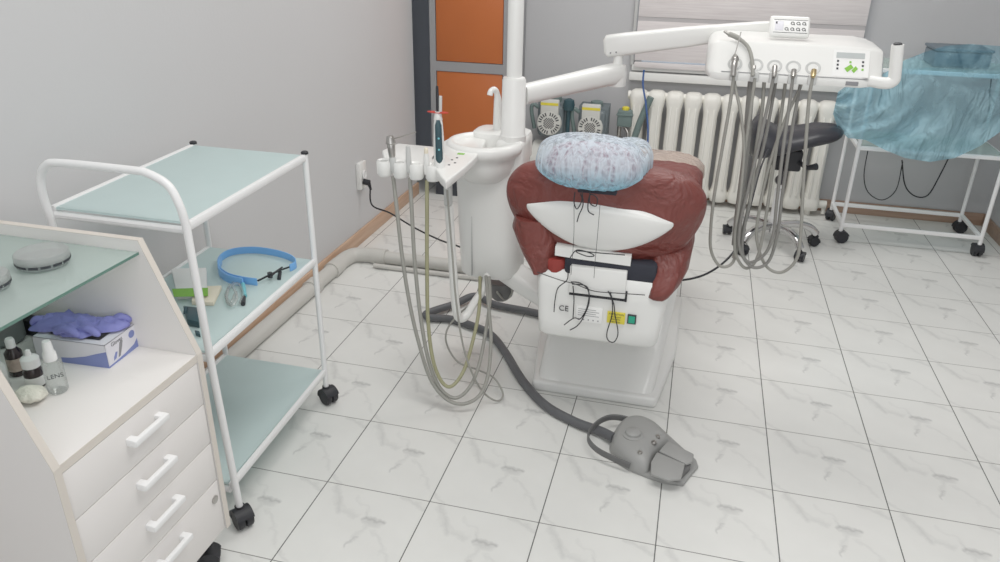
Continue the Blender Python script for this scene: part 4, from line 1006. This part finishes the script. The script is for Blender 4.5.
MB().prism([uz(x, y, .018) for x, y in ((652, 472), (680, 480), (690, 470), (672, 452))], (0, 0, .022)).build('treadle_skirt', 'pedald', fp)
gd = [uz(x, y, z) for x, y, z in ((640, 424, .035), (622, 418, .045), (607, 418, .05), (594, 426, .052), (588, 438, .05), (596, 449, .045), (612, 458, .038), (630, 466, .03))]
MB().tube(smooth(gd, 6), .011, 12, flat=((0, 0, 1), .35, 4)).build('guard', 'pedald', fp)
hs = [(614, 438, .03), (600, 431, .022), (575, 422, .018), (545, 405, .017), (522, 380, .017), (505, 352, .017), (490, 334, .017), (470, 325, .017), (450, 319, .017), (436, 318, .018), (428, 317, .020), (426, 314, .025), (436, 310, .025), (455, 304, .024), (475, 296, .03), (492, 286, .05), (500, 279, .12), (503, 272, .2)]
P3 = [uz(x, y, z) for x, y, z in hs[:-3]]; P3 += [Vector((-.80, .62, .02)), Vector((-.66, .60, .02)), Vector((-.55, .58, .02))]
MB().tube(smooth(P3, 6), .0165, 14).build('hose', 'hosed', fp)

# right-hand cable on floor: from chair to tray
kc = [uy(688, 280, .35)]
kc = [Vector((.0, .45, .055)), uz(690, 279, .05), uz(715, 270, .006), uz(728, 258, .006), uz(741, 240, .006), uz(750, 214, .05), uz(757, 190, .12), uz(765, 168, .2)]
o = MB().tube(smooth([uy(650, 282, .5), uy(690, 279, .5), uy(715, 269, .52), uy(735, 250, .6), uy(745, 225, .75), uy(752, 200, .95), uy(760, 170, 1.2), uy(768, 150, 1.45)], 6), .0045, 8).build('black_cable', 'black', origin=(0, .5, .3))
tag(o, 'thin black cable running from the chair towards the saddle stool', 'cable')

# ------------------------------------------------------------------ saddle stool
sx_, sy_ = .45, 1.80
ss = thing('saddle_stool', 'black saddle stool with chrome five-star base under the window', 'stool', (sx_, sy_, 0))
rings = []
for k in range(25):
    f = k/24; x = .252+f*.455
    w = .19*(max(0, 1-(2*f-1)**6))**.5*(1-.42*f) + .012
    top_ = .672 + (.050*(1-f/.30) if f < .30 else 0) - .045*math.sin(math.pi*min(1, f/.7))*.6 + .008*f
    if f < .08: top_ -= .05*(1-f/.08)
    bot = .455 + .165*f**.7 + (.05*(1-f/.10) if f < .10 else 0)
    if f > .9: top_ -= .02*(f-.9)/.1; bot += .02*(f-.9)/.1
    ring = []
    for i in range(28):
        a = 2*math.pi*i/28; c_, s_ = math.cos(a), math.sin(a)
        zc_, hh = (top_+bot)/2, (top_-bot)/2
        y = w*math.copysign(abs(c_)**.8, c_); z = zc_+hh*math.copysign(abs(s_)**.8, s_)
        z -= .25*(abs(y)/.19)**2*.10
        z -= .012*math.exp(-(y/.02)**2) if s_ > 0 else 0
        ring.append(Vector((x, sy_+y, z)))
    rings.append(ring)
MB().loft(rings).build('seat', 'vinyl', ss, ang=60)
MB().box((.39, sy_-.05, .43), (.53, sy_+.05, .54), .012).build('tilt_mechanism', 'black', ss)
MB().tube([(.50, sy_-.02, .49), (.55, sy_-.10, .47), (.59, sy_-.13, .49)], [.012, .012, .018], 12).build('lever', 'black', ss)
p = uy(789, 175, sy_-.1)
MB().lathe([(.012, -.03), (.024, -.026), (.027, 0), (.024, .02), (.012, .024)], n=20, mtx=Matrix.Translation((.43, sy_-.13, .405)) @ Matrix.Rotation(math.radians(70), 4, 'X')).cyl((.43, sy_-.13, .41), (.44, sy_-.03, .46), .011).build('tension_knob', 'black', ss)
MB().lathe([(.030, .10), (.030, .16), (.024, .165), (.024, .32), (.016, .325), (.016, .46), (.001, .46)], (sx_, sy_, 0), 28).build('gas_column', 'enamel', ss)
MB().lathe([(.042, .075), (.045, .10), (.042, .125), (.03, .13), (.001, .13)], (sx_, sy_, 0), 28).build('hub', 'chrome', ss)
for k in range(5):
    a = math.radians(-130+72*k); dr = Vector((math.cos(a), math.sin(a), 0))
    o_ = Vector((sx_, sy_, 0))
    MB().tube(smooth([o_+dr*.035+Vector((0, 0, .118)), o_+dr*.12+Vector((0, 0, .125)), o_+dr*.20+Vector((0, 0, .105)), o_+dr*.240+Vector((0, 0, .068))], 5), .020, 12, flat=((0, 0, 1), .9, 3)).build('leg', 'chrome', ss)
    caster(ss, o_+dr*.245, h=.058, r=.026, face=a+1.2+k, stem=.008)

# ------------------------------------------------------------------ wire trolley right
wt = thing('wire_trolley', 'white wheeled metal trolley under the blue gown by the rear wall', 'trolley', (1.18, 2.13, 0))
tx0_, tx1_, ty0, ty1 = .822, 1.515, 1.95, 2.32
for x, y in ((tx0_, ty0), (tx1_, ty0), (tx0_, ty1), (tx1_-.0, ty1)):
    MB().tube([(x, y, .055), (x, y, .945)], .0105, 12).build('post', 'enamel', wt)
    caster(wt, (x, y), h=.068, r=.034, face=random.uniform(0, 3), stem=.0)
for z in (.105, .535, .935):
    b = MB()
    for a, c in (((tx0_, ty0), (tx1_, ty0)), ((tx1_, ty0), (tx1_, ty1)), ((tx1_, ty1), (tx0_, ty1)), ((tx0_, ty1), (tx0_, ty0))):
        b.tube([(a[0], a[1], z), (c[0], c[1], z)], .0105, 8, flat=((0, 0, 1), .9, 5))
    b.build('shelf_frame', 'enamel', wt)
MB().box((tx0_+.008, ty0+.008, .946), (tx1_-.008, ty1-.008, .951)).build('glass_shelf', 'glass', wt)
MB().box((tx0_+.008, ty0+.008, .546), (tx1_-.008, ty1-.008, .550)).build('glass_shelf', 'glass', wt)
gb = thing('grey_case', 'dark grey box on the trolley top showing through the sheer gown', 'box', (1.2, 2.13, .951))
MB().box((1.10, 2.04, .952), (1.36, 2.26, 1.03), .012, seg=3).build('box_body', 'greybox', gb)
MB().box((1.095, 2.035, 1.03), (1.365, 2.265, 1.045), .006).build('box_lid', 'greybox', gb)
# gown
def gownmat():
    m = bpy.data.materials.new('sheer_blue_gown'); m.use_nodes = True
    nt = m.node_tree; N = nt.nodes; L = nt.links; N.clear()
    o = N.new('ShaderNodeOutputMaterial'); tc = N.new('ShaderNodeTexCoord')
    nz = N.new('ShaderNodeTexNoise'); nz.inputs['Scale'].default_value = 3.5; nz.inputs['Detail'].default_value = 6; nz.inputs['Distortion'].default_value = 2.2; L.new(tc.outputs['Object'], nz.inputs['Vector'])
    cr = N.new('ShaderNodeMix'); cr.data_type = 'RGBA'; cr.inputs[6].default_value = lin((136,192,214)); cr.inputs[7].default_value = lin((196,234,244)); L.new(nz.outputs['Fac'], cr.inputs[0])
    df = N.new('ShaderNodeBsdfDiffuse'); tl = N.new('ShaderNodeBsdfTranslucent'); L.new(cr.outputs[2], df.inputs[0]); L.new(cr.outputs[2], tl.inputs[0])
    mpw = N.new('ShaderNodeMapping'); mpw.inputs['Rotation'].default_value = (0, .7, 0); mpw.inputs['Scale'].default_value = (9, 9, 2.2); L.new(tc.outputs['Object'], mpw.inputs[0]); nw = N.new('ShaderNodeTexNoise'); nw.inputs['Scale'].default_value = 1.3; nw.inputs['Detail'].default_value = 3; nw.inputs['Distortion'].default_value = 1.5; L.new(mpw.outputs[0], nw.inputs['Vector']); bw = N.new('ShaderNodeBump'); bw.inputs['Strength'].default_value = .9; bw.inputs['Distance'].default_value = .08; L.new(nw.outputs['Fac'], bw.inputs['Height']); L.new(bw.outputs[0], df.inputs['Normal'])
    a = N.new('ShaderNodeMixShader'); a.inputs[0].default_value = .25; L.new(df.outputs[0], a.inputs[1]); L.new(tl.outputs[0], a.inputs[2])
    tr = N.new('ShaderNodeBsdfTransparent'); tr.inputs[0].default_value = lin((200,232,244)); op = N.new('ShaderNodeMapRange'); op.inputs[1].default_value = .3; op.inputs[2].default_value = .7; op.inputs[3].default_value = .44; op.inputs[4].default_value = .84; L.new(nz.outputs['Fac'], op.inputs[0])
    spz = N.new('ShaderNodeSeparateXYZ'); L.new(tc.outputs['Object'], spz.inputs[0]); zz_ = N.new('ShaderNodeMapRange'); zz_.inputs[1].default_value = -.27; zz_.inputs[2].default_value = -.10; zz_.inputs[3].default_value = 0; zz_.inputs[4].default_value = .42; L.new(spz.outputs[2], zz_.inputs[0])
    xx_ = N.new('ShaderNodeMapRange'); xx_.inputs[1].default_value = -.22; xx_.inputs[2].default_value = -.02; L.new(spz.outputs[0], xx_.inputs[0]); zx = N.new('ShaderNodeMath'); zx.operation = 'MULTIPLY'; L.new(zz_.outputs[0], zx.inputs[0]); L.new(xx_.outputs[0], zx.inputs[1]); sb = N.new('ShaderNodeMath'); sb.operation = 'SUBTRACT'; sb.use_clamp = True; L.new(op.outputs[0], sb.inputs[0]); L.new(zx.outputs[0], sb.inputs[1])
    c = N.new('ShaderNodeMixShader'); L.new(sb.outputs[0], c.inputs[0]); L.new(tr.outputs[0], c.inputs[1]); L.new(a.outputs[0], c.inputs[2]); L.new(c.outputs[0], o.inputs[0]); return m
W['gown'] = gownmat()
def interp(pl, t):
    n = len(pl)-1; f = min(n-1e-6, t*n); i = int(f); f -= i
    return pl[i][0]*(1-f)+pl[i+1][0]*f, pl[i][1]*(1-f)+pl[i+1][1]*f
gtp = [(838, 92), (846, 86), (858, 82), (875, 78), (890, 70), (905, 60), (925, 52), (945, 46), (970, 44), (1000, 46), (1032, 54)]
gbt = [(833, 114), (838, 128), (848, 138), (866, 140), (885, 150), (905, 158), (930, 162), (955, 158), (980, 146), (1000, 132), (1030, 112)]
b = MB(); nu, nv = 110, 46; gv = []
for i in range(nu+1):
    u = i/nu; tp_ = interp(gtp, u); bt = interp(gbt, u); col = []
    for j in range(nv+1):
        v = j/nv; x = tp_[0]*(1-v)+bt[0]*v; y = tp_[1]*(1-v)+bt[1]*v
        Y = 1.915 + (.16*max(0, (u-.35))/.3 if u < .65 else .16)*max(0, 1-v*3.2)**1
        q_ = (u*5.5+v*2.2*(.55-u)*2)*math.pi+2.6*noise.noise(Vector((u*2.2, v*1.5, 1))); fold = .040*(abs(math.sin(q_))**.7-.5) + .014*math.sin(q_*2.7+v*5) + .012*noise.noise(Vector((u*9+v*5, v*3, 4)))
        Y += -.060-fold*1.7*(.35+.65*v)
        col.append(b.bm.verts.new(uy(x, y, Y)))
    gv.append(col)
for i in range(nu):
    for j in range(nv): b.bm.faces.new((gv[i][j], gv[i+1][j], gv[i+1][j+1], gv[i][j+1]))
tag(b.build('blue_gown', 'gown', origin=(1.1, 1.92, .93), ang=180), 'sheer blue disposable gown thrown over the wheeled metal trolley', 'gown')
# cable loops hanging behind the trolley
P3 = [uy(x, y, 2.36) for x, y in ((868, 150), (864, 175), (868, 192), (882, 200), (896, 190), (902, 165), (903, 162))]
P4 = [uy(x, y, 2.36) for x, y in ((902, 160), (905, 185), (915, 196), (928, 195), (940, 175), (950, 155))]
o = MB().tube(smooth(P3, 5), .003, 8).tube(smooth(P4, 5), .004, 8).tube(smooth([uy(x, y, 2.36) for x, y in ((950, 155), (985, 120), (990, 90), (992, 70))], 5), .003, 8).build('hanging_cable', 'black', origin=P3[0]); tag(o, 'black cable hanging in loops behind the wheeled metal trolley', 'cable')

# ------------------------------------------------------------------ compressor
ac = thing('air_compressor', 'grey twin-motor air compressor with round fan grilles against the rear wall', 'compressor', (-.66, 2.3, 0))
MB().tube([(-1.02, 2.3, .22), (-.99, 2.3, .22), (-.50, 2.3, .22), (-.47, 2.3, .22)], [.09, .13, .13, .09], 28).build('air_tank', 'compl', ac)
for x in (-.92, -.56): MB().box((x-.02, 2.2, 0), (x+.02, 2.4, .12), .004).build('foot', 'black', ac)
for px_c, py_c in ((549, 123), (590, 128)):
    c = uy(px_c, py_c, 2.22)
    m_ = thing('tmp', 'x', 'x', (0, 0, 0)); bpy.data.objects.remove(m_)
    MB().box((c.x-.075, c.y+.02, c.z-.09), (c.x+.085, 2.44, c.z+.10), .02, seg=3).build('motor_housing', 'compg', ac)
    fb_ = MB()
    for k in range(6): fb_.box((c.x-.082, c.y+.05+k*.025, c.z-.07), (c.x+.095, c.y+.058+k*.025, c.z+.12), .002)
    fb_.build('cooling_fin', 'compg', ac)
    rot = Matrix.Translation(c) @ Matrix.Rotation(math.pi/2, 4, 'X')
    cv = MB().lathe([(.074, -.03), (.076, .0), (.070, .010), (.001, .011)], n=40, mtx=rot).build('fan_cover', 'compl', ac)
    MB().box((c.x-.055, c.y-.008, c.z+.05), (c.x+.055, c.y+.03, c.z+.14), .006).build('top_cover', 'compl', ac)
    MB().box((c.x-.054, c.y-.0095, c.z+.108), (c.x+.054, c.y-.007, c.z+.124)).build('yellow_strip', 'yellow', ac)
    g = MB()
    for k in range(24):
        if k % 6 == 5: continue
        a = 2*math.pi*(k+.5)/24+.26
        mt = rot @ Matrix.Rotation(a, 4, 'Z')
        g.box((.046, -.0035, .0105), (.066, .0035, .0118), 0, mt)
    for i in range(-4, 5):
        for j in range(-4, 5):
            if (i+j) % 2 == 0 and abs(i)+abs(j) < 7: g.box((i*.0072-.0036, j*.0072-.0036, .0105), (i*.0072+.0036, j*.0072+.0036, .0118), 0, rot @ Matrix.Rotation(.0, 4, 'Z'))
    g.build('fan_slot', 'ink', ac)
    MB().tube(smooth([(c.x-.08, c.y+.05, c.z+.08), (c.x-.11, c.y+.04, c.z+.10), (c.x-.12, c.y+.04, c.z+.06), (c.x-.10, c.y+.05, c.z-.05)], 5), .012, 12).build('air_pipe', 'valve', ac)
    MB().lathe([(.035, 0), (.04, .02), (.036, .045), (.02, .05)], (c.x+.02, c.y+.09, c.z+.10), 20).build('cylinder_head', 'valve', ac)
MB().tube([(-.95, 2.28, .60), (-.42, 2.28, .60)], .010, 10).build('manifold', 'steel', ac) if False else None
c = uy(569, 105, 2.25)
MB().lathe([(.03, -.03), (.036, 0), (.03, .03), (.01, .04)], c, 20).cyl(c+Vector((0, 0, -.2)), c, .012).build('pressure_regulator', 'teal', ac)
# filter regulator by the wall
c = uy(625, 118, 2.34)
fr_ = thing('air_filter', 'green-grey air filter block beside the left end of the radiator', 'filter', c)
MB().box(c+Vector((-.045, -.03, -.05)), c+Vector((.045, .04, .05)), .008).box(c+Vector((-.05, -.036, .018)), c+Vector((.05, .04, .03)), .003).build('filter_body', 'valve', fr_)
MB().lathe([(.022, .05), (.022, .065), (.012, .07), (.001, .07)], c, 16).build('knob', 'yellow', fr_)
MB().tube([c+Vector((-.03, 0, -.05)), c+Vector((-.03, .02, -c.z+.01))], .012, 12).tube(smooth([c+Vector((.0, 0, -.05)), c+Vector((.03, -.02, -.10)), c+Vector((.0, -.02, -.15)), c+Vector((.03, 0, -.22)), c+Vector((.03, 0, -c.z+.01))], 5), .010, 12).build('stand_pipe', 'steel', fr_)
o = MB().tube(smooth([uy(x, y, 2.30) for x, y in ((651, 97), (646, 108), (640, 122), (634, 140), (630, 160), (628, 190), (628, 215))], 5), .020, 14).build('flexible_hose', 'valve', origin=uy(651, 97, 2.3)); tag(o, 'thick grey-green hose in front of the left end of the radiator', 'hose')
o = MB().tube(smooth([uy(x, y, 2.28) for x, y in ((644, 70), (643, 85), (646, 105), (648, 130), (647, 160), (646, 190))], 5), .006, 10).build('blue_cable', 'bluec', origin=uy(644, 70, 2.28)); tag(o, 'thin blue cable hanging before the radiator', 'cable')

# ------------------------------------------------------------------ light
def area(name, loc, size, sy2, e, col=(1, 1, 1), rot=(0, 0, 0)):
    l = bpy.data.lights.new(name, 'AREA'); l.shape = 'RECTANGLE'; l.size = size; l.size_y = sy2; l.energy = e; l.color = col
    o = bpy.data.objects.new(name, l); C.objects.link(o); o.location = loc; o.rotation_euler = rot; return o
area('ceiling_light', (-.1, 1.2, 2.70), 1.6, .8, 30, (1, .985, .96))
area('ceiling_light', (-.1, -1.0, 2.70), 1.6, .8, 26, (1, .985, .96))
area('fill_light', (.2, -3.1, 1.7), 2.4, 1.6, 20, (.95, .98, 1), (math.radians(90), 0, 0))  # added fill from behind the camera, no window in that wall
wd = bpy.data.worlds.new('world'); sc.world = wd; wd.use_nodes = True
wd.node_tree.nodes['Background'].inputs[0].default_value = (.85, .92, 1, 1); wd.node_tree.nodes['Background'].inputs[1].default_value = 1.0
